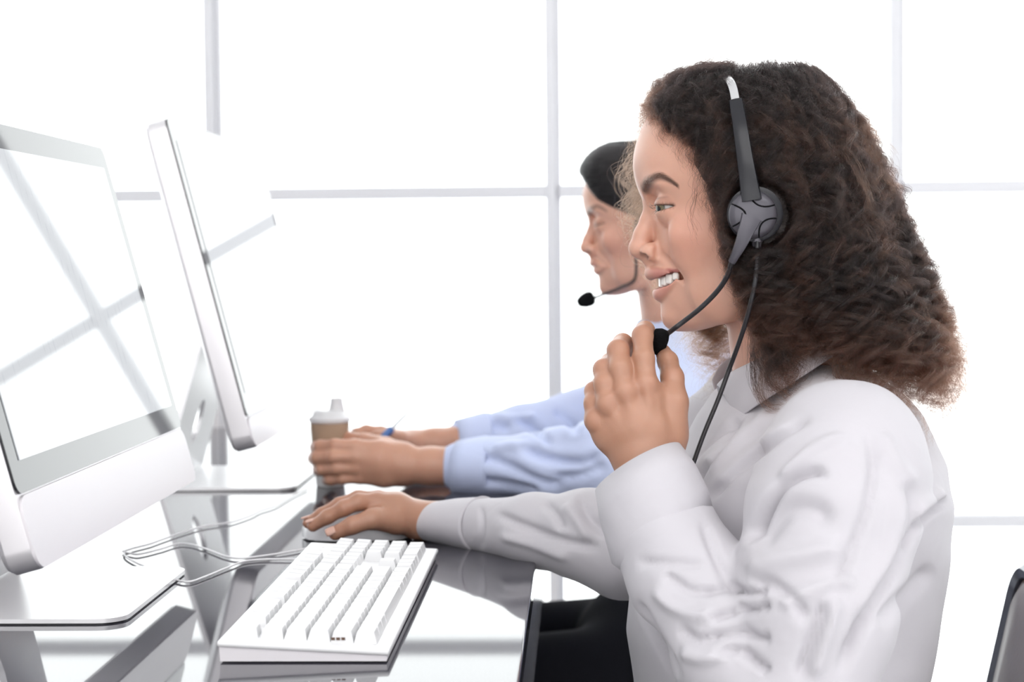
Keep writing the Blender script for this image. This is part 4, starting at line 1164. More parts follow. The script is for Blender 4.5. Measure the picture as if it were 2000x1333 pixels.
# ------------------------------------------------------------------ curly hair of the woman in white
def guides_np(gs, n=26):
    out = []
    for g in gs:
        out.append(catmull([L(a, b, w) for a, b, w in g], n))
    return np.array(out)
G_near = guides_np([
    [(1345, 158, .018), (1305, 178, .034), (1286, 212, .048), (1336, 240, .060), (1386, 286, .072), (1412, 342, .082), (1427, 400, .087), (1440, 452, .090), (1452, 515, .089), (1478, 590, .086), (1492, 680, .086), (1496, 770, .092)],
    [(1388, 140, .015), (1345, 170, .042), (1330, 220, .062), (1394, 285, .077), (1422, 345, .088), (1440, 415, .095), (1445, 500, .098), (1480, 585, .097), (1508, 680, .097), (1524, 775, .100)],
    [(1440, 128, .015), (1412, 175, .052), (1415, 245, .080), (1440, 330, .097), (1468, 425, .104), (1492, 510, .107), (1520, 600, .107), (1545, 680, .107), (1556, 745, .106)],
    [(1490, 124, .012), (1492, 185, .058), (1510, 265, .088), (1535, 355, .104), (1558, 445, .112), (1578, 530, .117), (1594, 600, .118), (1612, 655, .120), (1632, 696, .124)],
    [(1532, 123, .010), (1560, 185, .054), (1592, 275, .084), (1622, 375, .100), (1648, 465, .108), (1672, 555, .116), (1690, 630, .124), (1716, 705, .132), (1752, 795, .138)],
    [(1562, 128, .004), (1606, 185, .038), (1650, 275, .062), (1686, 375, .074), (1716, 475, .082), (1748, 565, .088), (1780, 645, .096), (1815, 725, .106), (1860, 830, .112)],
    [(1580, 138, .000), (1628, 182, .008), (1680, 258, .014), (1716, 325, .018), (1750, 397, .020), (1776, 478, .022), (1808, 555, .030), (1850, 650, .045), (1902, 800, .060)],
    [(1580, 138, .000), (1628, 182, -.02), (1678, 260, -.03), (1712, 330, -.04), (1740, 400, -.045), (1765, 480, -.05), (1788, 556, -.05), (1810, 650, -.055), (1830, 735, -.06)]])
G_far = guides_np([
    [(1352, 152, -.015), (1305, 178, -.050), (1268, 240, -.078), (1240, 320, -.095), (1232, 390, -.102), (1255, 470, -.106), (1300, 560, -.105), (1335, 640, -.104), (1355, 710, -.104), (1372, 790, -.104)],
    [(1390, 140, -.015), (1360, 190, -.060), (1335, 270, -.088), (1318, 360, -.102), (1325, 450, -.108), (1350, 550, -.108), (1378, 640, -.108), (1400, 720, -.108), (1408, 790, -.110)],
    [(1440, 128, -.015), (1430, 190, -.060), (1430, 270, -.092), (1430, 370, -.105), (1432, 470, -.11), (1440, 570, -.11), (1452, 650, -.11), (1460, 720, -.112)],
    [(1500, 124, -.012), (1520, 200, -.06), (1540, 290, -.092), (1560, 390, -.108), (1580, 490, -.112), (1595, 580, -.112), (1610, 660, -.110)],
    [(1545, 125, -.006), (1600, 200, -.045), (1650, 300, -.075), (1690, 400, -.085), (1720, 500, -.09), (1750, 600, -.09), (1780, 690, -.09)],
    [(1580, 138, .000), (1628, 182, -.02), (1678, 260, -.03), (1712, 330, -.04), (1740, 400, -.045), (1765, 480, -.05), (1788, 556, -.05), (1810, 650, -.055), (1830, 735, -.06)]])
HCEN = np.array([L(1475, 330), L(1500, 430), L(1560, 560), L(1620, 700)])
def hair_core(p):
    """a point of the spine of the hair mass at the height of p"""
    z = p[..., 2]; o = np.argsort(HCEN[:, 2])
    return np.stack([np.interp(z, HCEN[o, 2], HCEN[o, a]) for a in range(3)], -1)
def sample(G, s, n):
    """the path between two neighbouring guides"""
    i = min(int(s), len(G) - 2); u = s - i; u = u * u * (3 - 2 * u) * .5 + u * .5
    g = G[i] * (1 - u) + G[i + 1] * u
    return catmull(g[::2], n)
# the mass under the strands
loh = np.array([L(1225, 500)[0] - .02, HD - .14, L(1500, 800)[2] - .02]); hih = np.array([L(1860, 500)[0] + .02, HD + .14, L(1500, 120)[2] + .02])
fh_ = Field(loh, hih, .0026)
for G in (G_near, G_far):
    for s in np.arange(0, len(G) - .99, .5):
        p = sample(G, min(s, len(G) - 1.001), 22)
        thin = (G is G_far and s < 1.2)
        if (G is G_far and s < .6) or (G is G_near and s < .4): continue
        for j in range(1 if not thin else 2, (19 if 3.1 < s < 6.6 or (G is G_far and s > 3) or (G is G_near and .4 < s < 2.3) else 16) if not thin else 14):
            for q in ((.80,) if thin else (.78, .60)):
                c = hair_core(p[j]); a = c + (p[j] - c) * q
                r = .0165 if not thin else .007
                if s < .9 and G is G_near: r = .010
                if j < 6: r = min(r, .0095)
                if j > 14: r *= .8
                fh_.ell(a, (r, r, r * 1.2), k=.012)
c = L(1470, 312); fh_.ell(c, (.088, .0785, .0735), k=.016)
# keep the face and the ear side of the cheek free
for a, b, w in ((1290, 300, 0), (1300, 380, 0), (1300, 300, .04), (1330, 400, .04), (1300, 450, 0), (1330, 520, 0)):
    fh_.ell(L(a, b, w), (.028, .040, .034), k=.006, op='cut')
V, Q = fh_.mesh(2); N = vnorm(V, Q)
w_ = np.sin(V[:, 2] * 260 + 3 * np.sin(V[:, 0] * 70 + V[:, 1] * 50)) * np.sin(V[:, 0] * 190 + V[:, 1] * 160)
V = V + N * (w_ * .0018)[:, None]
HAIR = link('hair', raw_mesh('hair', V, Q), None, M_hairbase); adopt(HAIR, SUBJ)

def curls(G, n_lock, per, npt, s_lo, s_hi, q_lo, q_hi, r_lock=.0042, curl=(.0035, .0082), wave=(.024, .040), t_hi=(.84, 1.03), t_lo=None, cut_lo=.72, spread=.0042, front_bias=0.0, skip=None, frizz=.00016):
    """locks of curly strands that follow the guide surfaces"""
    out = []
    for _ in range(n_lock):
        s = RNG.uniform(s_lo, s_hi)
        if front_bias and RNG.random() < front_bias: s = s_lo + (s - s_lo) * .4
        q = RNG.uniform(q_lo, q_hi); n = npt
        p = sample(G, min(s, len(G) - 1.001), n * 2)
        te = RNG.uniform(*t_hi); ts = RNG.uniform(0, .12) if RNG.random() < .6 else RNG.uniform(0, .45)
        if t_lo is not None: ts = RNG.uniform(*t_lo)
        idx = np.linspace(ts * (2 * n - 1), min(te, 1.0) * (2 * n - 1), n)
        p = np.stack([np.interp(idx, np.arange(2 * n), p[:, a]) for a in range(3)], 1)
        c = hair_core(p); p = c + (p - c) * q
        if skip is not None and skip(p, s, ts): continue
        if te > 1: p[-4:] += np.linspace(0, 1, 4)[:, None] * np.array([0, 0, -(te - 1) * .4])
        L_ = np.concatenate([[0], np.cumsum(np.linalg.norm(np.diff(p, axis=0), axis=1))])
        t = np.gradient(p, axis=0); t /= np.linalg.norm(t, axis=1)[:, None]
        rad = p - c; rad -= t * (rad * t).sum(1)[:, None]; rad /= np.linalg.norm(rad, axis=1)[:, None] + 1e-9
        sd = np.cross(t, rad)
        wl = RNG.uniform(*wave); ph = RNG.uniform(0, 6.28); hand_ = RNG.choice([-1, 1]); am = RNG.uniform(*curl)
        grow = np.clip(L_ / .05, .25, 1) * (1 + .5 * L_ / max(L_[-1], .1))
        ang = 2 * math.pi * L_ / wl * (1 + .15 * np.sin(L_ * 40 + ph)) + ph
        cen = p + (rad * (np.cos(ang))[:, None] + sd * (np.sin(ang) * hand_)[:, None]) * (am * grow)[:, None]
        drift = np.cumsum(RNG.normal(0, .0006, (n, 3)), axis=0); cen = cen + drift
        a0 = RNG.uniform(0, 6.28, per); r0 = spread * np.sqrt(RNG.random(per)); f1 = RNG.uniform(.7, 1.3, per); p1 = RNG.normal(0, .5, per)
        lk = r_lock * (0.55 + .6 * np.abs(np.sin(L_ * 55 + ph))) * np.linspace(1.3, .55, n)
        ofs_r = (np.cos(a0)[:, None] * r0[:, None]); ofs_s = (np.sin(a0)[:, None] * r0[:, None])
        an2 = ang[None] * 1.0 + p1[:, None]
        st = cen[None] + rad[None] * (ofs_r * (.5 + .5 * lk / r_lock)[None])[..., None] + sd[None] * (ofs_s * (.5 + .5 * lk / r_lock)[None])[..., None]
        st = st + (rad[None] * (np.cos(an2) * f1[:, None])[..., None] + sd[None] * (np.sin(an2) * hand_ * f1[:, None])[..., None]) * (.0016 * grow)[None, :, None]
        fz = np.cumsum(RNG.normal(0, frizz, (per, n, 3)), axis=1); st = st + fz
        cut = RNG.uniform(cut_lo, 1.0, per)
        ii = np.linspace(0, 1, n)[None] * cut[:, None] * (n - 1); i0 = np.minimum(ii.astype(int), n - 2); fr = (ii - i0)[..., None]
        k = np.arange(per)[:, None]
        st = st[k, i0] * (1 - fr) + st[k, i0 + 1] * fr
        out.append(st)
    return np.concatenate(out) if out else np.zeros((0, npt, 3))
def face_skip(p, s, ts):
    return False
NP_ = 40
S1 = curls(G_near, 560, 26, NP_, 0.0, 6.9, .89, 1.0)
S2 = curls(G_near, 150, 26, NP_, 0.0, 6.9, .76, .92)
S3 = curls(G_near, 210, 24, NP_, 0.0, 1.5, .95, 1.01, curl=(.003, .006))
S4 = curls(G_far, 140, 26, NP_, 0.9, 4.9, .88, 1.0)
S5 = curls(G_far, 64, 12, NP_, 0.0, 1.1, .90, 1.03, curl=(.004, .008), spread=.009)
S6 = curls(G_near, 280, 30, NP_, 0.6, 6.9, .985, 1.02, t_lo=(0, .05), t_hi=(.30, .6), curl=(.001, .0035))     # close to the crown
S7 = curls(G_near, 330, 32, NP_, 3.0, 6.9, .93, 1.02, t_lo=(.42, .62), t_hi=(.95, 1.08), cut_lo=.86, curl=(.004, .010), wave=(.026, .040))
S8 = curls(G_near, 170, 32, NP_, 0.25, 2.6, .93, 1.02, t_lo=(.42, .60), t_hi=(.82, 1.0), cut_lo=.86, curl=(.004, .009), wave=(.026, .040))
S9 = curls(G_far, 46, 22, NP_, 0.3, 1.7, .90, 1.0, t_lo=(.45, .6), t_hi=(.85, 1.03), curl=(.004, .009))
G_mid = guides_np([
    [(1440, 134, .030), (1390, 140, .030), (1340, 152, .030), (1306, 174, .030), (1290, 198, .034), (1292, 224, .044), (1312, 242, .056), (1350, 262, .068), (1390, 296, .078), (1412, 345, .084)],
    [(1440, 130, .008), (1388, 134, .006), (1344, 146, .004), (1308, 166, .002), (1288, 190, .004), (1278, 214, .012), (1288, 234, .026), (1318, 250, .046), (1356, 282, .066), (1390, 326, .080)],
    [(1440, 130, -.012), (1388, 136, -.014), (1344, 148, -.018), (1308, 170, -.026), (1286, 198, -.038), (1272, 230, -.052), (1262, 262, -.066), (1252, 300, -.080), (1244, 350, -.092), (1244, 400, -.100)]])
S10 = curls(G_mid, 90, 26, NP_, 0.0, 1.9, .975, 1.01, curl=(.0025, .0055), wave=(.02, .034), t_lo=(0, .3), t_hi=(.55, .86))
S1 = np.concatenate([S1, S6, S7, S8, S10])
SH = np.concatenate([S1, S2, S3, S4, S9[600:]])
def sub_of(o, parent_part):
    """make a world-built object a sub-part: its part stands at the origin of its thing"""
    o.parent = parent_part
    o.matrix_parent_inverse = (Matrix.Translation(SUBJ.location) @ SUBJ_INV @ Matrix.Identity(4)).inverted() if False else Matrix.Identity(4)
    return o
def hair_part(name, strands, radius, mat, parent, kind='stuff', tip=.35):
    o = hair_obj(name, strands, radius, mat, None, tip); o['kind'] = kind
    o.parent = parent; return o
# the headset presses the hair down where it sits
def press(S):
    sh = S.shape; p = S.reshape(-1, 3).copy()
    arm = np.array([L(1432, 172, .069), L(1437, 196, .0845), L(1446, 250, .0985), L(1455, 310, .1075), L(1463, 360, .1120), L(1468, 392, .1130)])
    for pth, wid, gap in ((arm, .0125, .0035), (np.array([L(1474, 417, .1075), L(1476, 419, .1075)]), .0275, .010), (np.array([L(1460, 444, .1150), L(1450, 470, .1135), L(1429, 512, .1075)]), .0075, .006)):
        d, t = seg_dist(p[:, [0, 2]], pth[:, [0, 2]])
        lim = HD - np.interp(t, np.linspace(0, 1, len(pth)), HD - pth[:, 1]) + gap
        e = np.clip((wid - d) / .005, 0, 1)
        over = np.clip(lim - p[:, 1], 0, None) * (p[:, 1] < HD)
        p[:, 1] += over * e
    return p.reshape(sh)
SH = press(SH)
hair_part('hair_strands', SH, .000075, M_hair, HAIR)
hair_part('front_curls', np.concatenate([S5, S9[:600]]), .00006, M_hair_backlit, HAIR)
# flyaway hairs around the outline
fl = curls(G_near, 240, 1, NP_, 0.0, 6.9, 1.0, 1.05, curl=(.004, .010), wave=(.03, .06), spread=.003)
fl2 = curls(G_far, 120, 1, NP_, 0.0, 4.9, 1.0, 1.06, curl=(.004, .010), wave=(.03, .06), spread=.003)
hair_part('flyaway_hairs', press(np.concatenate([fl, fl2])), .000045, M_hair, HAIR)

# loose curls in front of the ear, on the temple and over the collar
def loose(tab, per, rad_=.0016, curl=.0022, wl=.022):
    out = []
    c = catmull([P(*q) for q in tab], NP_)
    L_ = np.concatenate([[0], np.cumsum(np.linalg.norm(np.diff(c, axis=0), axis=1))])
    t = np.gradient(c, axis=0); t /= np.linalg.norm(t, axis=1)[:, None]
    a = np.cross(t, [0, 1, 0]); a /= np.linalg.norm(a, axis=1)[:, None] + 1e-9; b = np.cross(t, a)
    for _ in range(per):
        ph = RNG.normal(0, .5); o = RNG.normal(0, rad_, 3); ang = 2 * math.pi * L_ / wl + ph
        g = np.clip(L_ / .03, .2, 1)
        st = c + o + (a * np.cos(ang)[:, None] + b * np.sin(ang)[:, None] * .4) * (curl * g)[:, None] + np.cumsum(RNG.normal(0, .00025, (NP_, 3)), axis=0)
        k = RNG.uniform(.8, 1); idx = np.linspace(0, (NP_ - 1) * k, NP_)
        out.append(np.stack([np.interp(idx, np.arange(NP_), st[:, q]) for q in range(3)], 1))
    return np.array(out)
LS = [loose([(1352, 268, 1.452), (1362, 310, 1.448), (1374, 345, 1.445), (1366, 372, 1.446), (1362, 395, 1.447), (1372, 420, 1.446)], 9, .0010, .0012, .02),
      loose([(1366, 330, 1.448), (1358, 372, 1.450), (1350, 400, 1.452), (1356, 440, 1.452), (1362, 468, 1.450)], 5, .0012, .0016, .025),
      loose([(1360, 380, 1.446), (1350, 430, 1.450), (1356, 462, 1.448), (1364, 474, 1.448)], 4, .001, .001, .03),
      loose([(1380, 360, 1.440), (1394, 400, 1.434), (1400, 450, 1.432), (1418, 480, 1.430)], 30, .0025, .002, .03),
      loose([(1470, 690, 1.43), (1472, 730, 1.425), (1484, 775, 1.415), (1500, 800, 1.41), (1536, 795, 1.405)], 42, .0014, .0012, .05),
      loose([(1500, 700, 1.42), (1505, 745, 1.415), (1520, 770, 1.41), (1545, 776, 1.41)], 60, .0020, .003, .03),
      loose([(1490, 640, 1.425), (1500, 700, 1.415), (1512, 735, 1.408), (1535, 752, 1.404), (1556, 742, 1.402)], 60, .0045, .005, .03),
      loose([(1515, 620, 1.42), (1532, 680, 1.412), (1545, 715, 1.405), (1562, 724, 1.402)], 60, .0045, .005, .032),
      loose([(1555, 600, 1.41), (1566, 640, 1.405), (1570, 668, 1.402), (1560, 690, 1.402)], 60, .0045, .005, .032),
      loose([(1476, 640, 1.43), (1478, 700, 1.42), (1486, 752, 1.412), (1502, 786, 1.406), (1520, 797, 1.404)], 46, .0024, .0026, .040),
      loose([(1530, 650, 1.415), (1540, 700, 1.405), (1552, 736, 1.400), (1540, 752, 1.400)], 70, .0040, .0048, .030),
      loose([(1505, 660, 1.42), (1520, 712, 1.41), (1530, 744, 1.404), (1550, 756, 1.402)], 70, .0040, .0048, .030),
      loose([(1520, 690, 1.42), (1530, 730, 1.412), (1545, 752, 1.41), (1550, 735, 1.405), (1540, 728, 1.405)], 20, .0016, .002, .03),
      loose([(1612, 610, 1.41), (1602, 650, 1.41), (1630, 672, 1.405), (1652, 668, 1.405), (1634, 700, 1.400), (1636, 735, 1.398), (1654, 752, 1.396), (1632, 768, 1.394)], 34, .0011, .0008, .05),
      loose([(1590, 600, 1.41), (1598, 655, 1.41), (1632, 676, 1.405), (1648, 672, 1.405)], 10, .0012, .001, .05),
      loose([(1600, 590, 1.405), (1660, 620, 1.40), (1668, 650, 1.40)], 10, .003, .002, .05),
      loose([(1300, 215, 1.50), (1290, 190, 1.51), (1300, 170, 1.52), (1318, 172, 1.52)], 22, .003, .003, .03),
      loose([(1345, 175, 1.49), (1352, 150, 1.51), (1372, 136, 1.52), (1394, 140, 1.52)], 34, .004, .004, .03),
      loose([(1372, 170, 1.48), (1376, 140, 1.51), (1386, 124, 1.52), (1398, 132, 1.52), (1394, 150, 1.5)], 30, .003, .003, .025),
      loose([(1340, 300, 1.455), (1352, 318, 1.45), (1372, 324, 1.448)], 6, .001, .001, .02)]
edge_px = catmull([(1300, 236), (1340, 262), (1368, 308), (1390, 352), (1404, 400), (1412, 440), (1432, 490)], 40)
edge_w = np.interp(np.linspace(0, 1, 40), [0, .3, 1], [.058, .078, .094])
for _ in range(46):
    k = RNG.integers(0, 40); (x, y), w = edge_px[k], edge_w[k] + RNG.uniform(-.004, .006)
    dx, dy = RNG.uniform(4, 26), RNG.uniform(18, 60)
    LS.append(loose([(x + 40, y - 34, HD - w), (x + 22, y - 8, HD - w - .002), (x + 4 - dx * .4, y + dy * .35, HD - w), (x - dx * .7 + 8, y + dy * .75, HD - w + .002), (x - dx * .3 + 6, y + dy * 1.15, HD - w)], int(RNG.integers(8, 22)), RNG.uniform(.001, .003), RNG.uniform(.0015, .004), RNG.uniform(.018, .032)))
hair_part('loose_curls', np.concatenate(LS), .0001, M_hair, HAIR)

# brows and lashes
br = []
for i in range(260):
    t = RNG.random(); j = t * (len(BROW) - 1); j0 = min(int(j), len(BROW) - 2); c = BROW[j0] + (BROW[j0 + 1] - BROW[j0]) * (j - j0)
    tx, ty = proj(c); dx = BROW[min(j0 + 1, len(BROW) - 1)] - BROW[max(j0 - 1, 0)]
    wd = np.interp(t, [0, .2, .6, 1], [9, 10, 7, 2.5])
    px, py = tx + RNG.normal(0, 1.0), ty + RNG.uniform(-1, 1) * wd * .55
    up_ = np.interp(t, [0, .25, 1], [.95, .45, .05])
    q0 = hit(HBVH, px, py, .0003); ang = up_ * 1.2 + RNG.normal(0, .12)
    ex, ey = proj(c + dx * .01); th = math.atan2(-(ey - ty), ex - tx)
    ln = RNG.uniform(9, 15) * (1 if t < .8 else .7); a2 = th + ang * (1 if RNG.random() < .8 else .4) * (1 if py > ty - 2 else .35)
    q1 = hit(HBVH, px + ln * .55 * math.cos(a2), py - ln * .55 * math.sin(a2), .0012); q2 = hit(HBVH, px + ln * math.cos(a2 - .25), py - ln * math.sin(a2 - .25), .0009)
    br.append(catmull([q0, q1, q2], 6))
hair_part('eyebrow', np.array(br), .00006, M_brow, BODY, tip=.3)
la = []
for far in (0, 1):
    for i in range(70):
        al = RNG.uniform(-36, 96); up = RNG.random() < .66
        u_, l_ = lid_lines(np.array(al), True)
        be = float(u_ if up else l_)
        a, b = math.radians(al), math.radians(be)
        d0 = np.array([-math.cos(a) * math.cos(b), -math.sin(a) * math.cos(b), math.sin(b)])
        p0 = EC + d0 * .0133; ln = RNG.uniform(.006, .0085) if up else RNG.uniform(.003, .0045)
        p1 = p0 + d0 * ln * .6 + np.array([0, 0, (-.0006 if up else -.0012)]); p2 = p0 + d0 * ln * .95 + np.array([0, 0, (.0022 if up else -.0026)])
        q = np.array(catmull([p0, p1, p2], 6))
        if far: q[:, 1] = 2 * HD - q[:, 1]
        la.append(q)
hair_part('eyelashes', np.array(la), .00009, M_brow, BODY, tip=.2)

# ------------------------------------------------------------------ headsets
M_hs = pmat('grey_black_headset_plastic', (.016, .016, .020), .26, bump=(500, .02, .0003), **{'Specular IOR Level': .35})
M_hsg = pmat('silver_grey_headset_plastic', (.085, .080, .095), .30, .3, bump=(700, .02, .0003))
M_foam = pmat('black_foam', (.004, .004, .005), .9, bump=(900, .8, .0012), **{'Specular IOR Level': .15})
M_wire = pmat('polished_metal_band', (.75, .74, .75), .25, .9, bump=(300, .01, .0003))
M_rubber = pmat('black_rubber', (.018, .017, .02), .4, bump=(600, .05, .0003))
def headset(label, group=None, mic=None, boom=None, cable=None, mic_r=1.0):
    c0 = L(1471, 420, .100)
    e = empty('headset', xf(c0), label, 'headset')
    # band: a metal strap over the crown, then a wide plastic arm down to the ear cup
    over = [L(1437, 200, .0825), L(1432, 174, .069), L(1424, 157, .052), L(1412, 147, .027), L(1401, 146, 0)]
    arc = catmull(over + [M_(p) for p in over[::-1][1:]], 60)
    def strap(path, wid, th, out_c):
        rows = []
        for i, p in enumerate(path):
            t = path[min(i + 1, len(path) - 1)] - path[max(i - 1, 0)]; t = t / np.linalg.norm(t)
            o = p - out_c; o = o - t * (o @ t); o /= np.linalg.norm(o); s = np.cross(t, o)
            w = wid[i] if hasattr(wid, '__len__') else wid; h = th[i] if hasattr(th, '__len__') else th
            rows.append([p + s * w * a + o * h * b for a, b in ((-1, 0), (-.9, .75), (-.5, 1), (0, 1.1), (.5, 1), (.9, .75), (1, 0), (.6, -.6), (-.6, -.6))])
        b = BM().grid(rows, close=True); b.bm.verts.ensure_lookup_table(); k = len(rows[0]); b.bm.faces.new(b.bm.verts[:k]); b.bm.faces.new(b.bm.verts[-k:]); return b
    hc = L(1470, 330)
    strap(arc, .0035, .0012, hc).obj('headband', M_wire, e, sharp=0)
    for far in (0, 1):
        S = (lambda p: M_(p)) if far else (lambda p: p)
        arm = catmull([S(q) for q in (L(1437, 196, .0845), L(1446, 250, .0985), L(1455, 310, .1075), L(1463, 360, .1120), L(1468, 392, .1130))], 24)
        strap(arm, np.interp(np.linspace(0, 1, 24), [0, .5, 1], [.0054, .0066, .0082]), np.interp(np.linspace(0, 1, 24), [0, 1], [.0022, .0040]), hc).obj('slider_arm', M_hs, e, sharp=50)
        n = Vector((0, -1 if not far else 1, .0)).normalized(); qm = n.to_track_quat('Z', 'Y').to_matrix()
        BM().lathe([(.004, 0), (.026, 0), (.0285, .004), (.029, .010), (.026, .0145), (.020, .016), (.004, .013)], S(L(1490, 414, .0835)), 40, qm).obj('ear_cushion', M_foam, e, sharp=50)
        BM().lathe([(.003, 0), (.0205, 0), (.0222, .004), (.0218, .0078), (.0195, .0090)], S(L(1473, 419, .1015)), 40, qm).obj('ear_cup', M_hs, e, sharp=50)
        cap_c = S(L(1470, 420, .1075))
        BM().lathe([(.0190, 0), (.0190, .0030), (.0178, .0052), (.0140, .0070), (.0080, .0081), (.0004, .0085)], cap_c, 48, qm).obj('cup_cover', M_hsg, e, sharp=50)
        # three curved grooves across the cover
        for (ax_, ay_), (bx_, by_), bow in (((-.0165, .0085), (-.0160, -.0090), .010), ((-.004, .0180), (.0165, .0075), -.006), ((.0178, -.0030), (.0045, -.0178), -.006)):
            pth = []
            for t in np.linspace(0, 1, 14):
                u = ax_ + (bx_ - ax_) * t; v = ay_ + (by_ - ay_) * t
                nx, ny = -(by_ - ay_), (bx_ - ax_); ln = math.hypot(nx, ny); k = 4 * t * (1 - t) * bow
                u += nx / ln * k; v += ny / ln * k
                r = math.hypot(u, v); h = np.interp(r, [0, .008, .014, .0178, .019], [.0085, .0081, .0070, .0052, .0030])
                pth.append(cap_c + np.array([u, n.y * (h + .0001), v]))
            BM().tube(pth, .0007, 6).obj('groove', M_foam, e)
    n = Vector((0, -1, 0))
    # boom: a tapering plastic root on the cup, then the flexible stalk to the microphone
    root = catmull([L(1468, 424, .1155), L(1460, 444, .1155), L(1450, 470, .1140), L(1438, 495, .1110), L(1429, 512, .1080)], 16)
    strap(root, np.interp(np.linspace(0, 1, 16), [0, .4, .8, 1], [.0085, .0058, .0036, .0030]), np.interp(np.linspace(0, 1, 16), [0, 1], [.0026, .0028]), hc).obj('boom_root', M_hs if False else M_hsg, e, sharp=50)
    BM().tube(catmull(boom, 40), .0021, 10).obj('boom', M_rubber, e)
    m0, m1 = mic; ax_ = m1 - m0; ln = np.linalg.norm(ax_)
    prof = [(.0006, 0), (.0028, .0006), (.0046, .004), (.0062, .35 * ln), (.0070, .6 * ln), (.0068, .8 * ln), (.0048, .95 * ln), (.0008, ln)]
    prof = [(r * mic_r, z) for r, z in prof]
    BM().lathe(prof, m0, 24, Vector(ax_).to_track_quat('Z', 'Y').to_matrix()).obj('microphone', M_foam, e, sharp=0)
    cj = L(1478, 463, .106)
    BM().tube([cj, cj + np.array([0, 0, -.004]), cj + np.array([0, 0, -.0042]), cj + np.array([0, 0, -.008]), cj + np.array([0, 0, -.016])], [.0048, .0048, .0040, .0036, .0026], 16).obj('cable_collar', M_hsg, e, sharp=40)
    if cable is not None: BM().tube(catmull(cable, 70), .0019, 10).obj('cable', M_rubber, e)
    return e
boom1 = [L(1429, 512, .108), L(1420, 540, .102), L(1400, 570, .093), L(1366, 604, .086), L(1325, 636, .079), P(1300, 655, 1.428)]
mic1 = (P(1283, 694, 1.428), P(1293, 642, 1.426))
cab1 = [L(1478, 468, .108), L(1479, 500, .114), L(1475, 550, .117), L(1462, 610, .112), L(1445, 665, .102), P(1424, 722, 1.430), P(1402, 782, 1.428), P(1376, 845, 1.424), P(1356, 900, 1.420), P(1344, 940, 1.418), P(1336, 990, 1.418)]
headset('black headset with silver grey ear cup and metal band on the curly dark hair', mic=mic1, boom=boom1, cable=cab1)

# ------------------------------------------------------------------ the woman in blue, farther along the desk
D2 = 2.40
SUB2 = empty('person', (.12, D2, 0), 'woman with black tied hair and light blue shirt holding a paper cup and a pen', 'person')
a1, b1 = L(1258, 405), L(1330, 648)
a2, b2 = P(1150, 437, D2), P(1192, 579, D2)
S2_ = float(np.linalg.norm(b2 - a2) / np.linalg.norm(b1 - a1))
XF2 = (a1, a2, S2_)
V1, Q1, LIP2, EC2 = build_head(False)
N1 = vnorm(V1, Q1)
bv2 = BVHTree.FromPolygons([tuple(v) for v in V1], [tuple(int(i) for i in q) for q in Q1])
C1, BROW2 = paint_face(bv2, V1, N1, LIP2, EC2, False)
XF = XF2; V1 = xf(V1); XF = None
# hands: the near one around the cup, the far one with the pen
h1_f = [[(692, 873, 2.150, .0095), (655, 871, 2.150, .0086), (626, 873, 2.162, .0084), (618, 874, 2.188, .0076), (628, 876, 2.215, .0068)],
        [(692, 893, 2.146, .0095), (652, 893, 2.144, .0088), (621, 895, 2.158, .0085), (614, 896, 2.186, .0077), (626, 898, 2.214, .0068)],
        [(695, 914, 2.148, .0092), (658, 915, 2.146, .0083), (630, 917, 2.158, .0081), (623, 918, 2.184, .0074), (634, 919, 2.21, .0066)],
        [(702, 933, 2.152, .0084), (670, 935, 2.150, .0073), (646, 937, 2.160, .0071), (640, 938, 2.182, .0064), (648, 938, 2.20, .0056)],
        [(752, 872, 2.175, .0125), (712, 862, 2.195, .0102), (682, 858, 2.212, .0090), (656, 860, 2.222, .0072)]]
h1_p = [[(790, 890, 2.165, .0150), (742, 884, 2.155, .0135), (694, 874, 2.152, .0102)], [(790, 905, 2.160, .0155), (742, 902, 2.150, .0135), (694, 893, 2.148, .0102)],
        [(790, 918, 2.162, .0150), (745, 918, 2.152, .0128), (697, 914, 2.150, .0098)], [(790, 930, 2.168, .0135), (750, 932, 2.156, .0118), (704, 932, 2.154, .0090)],
        [(785, 888, 2.172, .0150), (752, 876, 2.172, .0130)], [(785, 910, 2.165, .0205), (840, 911, 2.165, .0225), (930, 912, 2.16, .026)]]
h2_f = [[(742, 846, 2.345, .0092), (715, 842, 2.340, .0084), (697, 848, 2.335, .0080), (692, 858, 2.335, .0070)], [(744, 849, 2.362, .0092), (716, 846, 2.360, .0084), (700, 852, 2.358, .0078), (696, 862, 2.355, .0070)],
        [(748, 853, 2.378, .0088), (722, 852, 2.378, .0080), (706, 858, 2.376, .0074), (702, 866, 2.374, .0066)], [(756, 858, 2.392, .0080), (734, 858, 2.392, .0072), (718, 864, 2.39, .0064)],
        [(782, 858, 2.335, .0110), (760, 852, 2.322, .0096), (738, 853, 2.318, .0084), (716, 858, 2.322, .0070)]]
h2_p = [[(812, 868, 2.36, .0145), (745, 847, 2.347, .0100)], [(812, 868, 2.37, .0145), (746, 850, 2.363, .0100)], [(812, 872, 2.378, .0135), (752, 855, 2.38, .0092)], [(808, 868, 2.352, .0135), (780, 858, 2.338, .0115)],
        [(808, 869, 2.365, .0190), (850, 868, 2.37, .0205), (930, 862, 2.40, .025)]]
parts2 = []
for ff, pp in ((h1_f, h1_p), (h2_f, h2_p)):
    lo, hi = bounds(ff + pp, .03); f = Field(lo, hi, .0016); hand(f, ff, pp); parts2.append(f.mesh(2))
T2 = torso_tab([(618, 1256, 1350, .045), (645, 1246, 1380, .062), (680, 1252, 1430, .105), (720, 1258, 1470, .145), (780, 1262, 1505, .160), (850, 1258, 1525, .158), (950, 1248, 1530, .150), (1060, 1240, 1525, .150), (1180, 1240, 1520, .160), (1290, 1250, 1525, .165)], D2)
arm_n = [(1372, 745, 2.225, .056), (1300, 815, 2.185, .054), (1170, 900, 2.120, .046)]
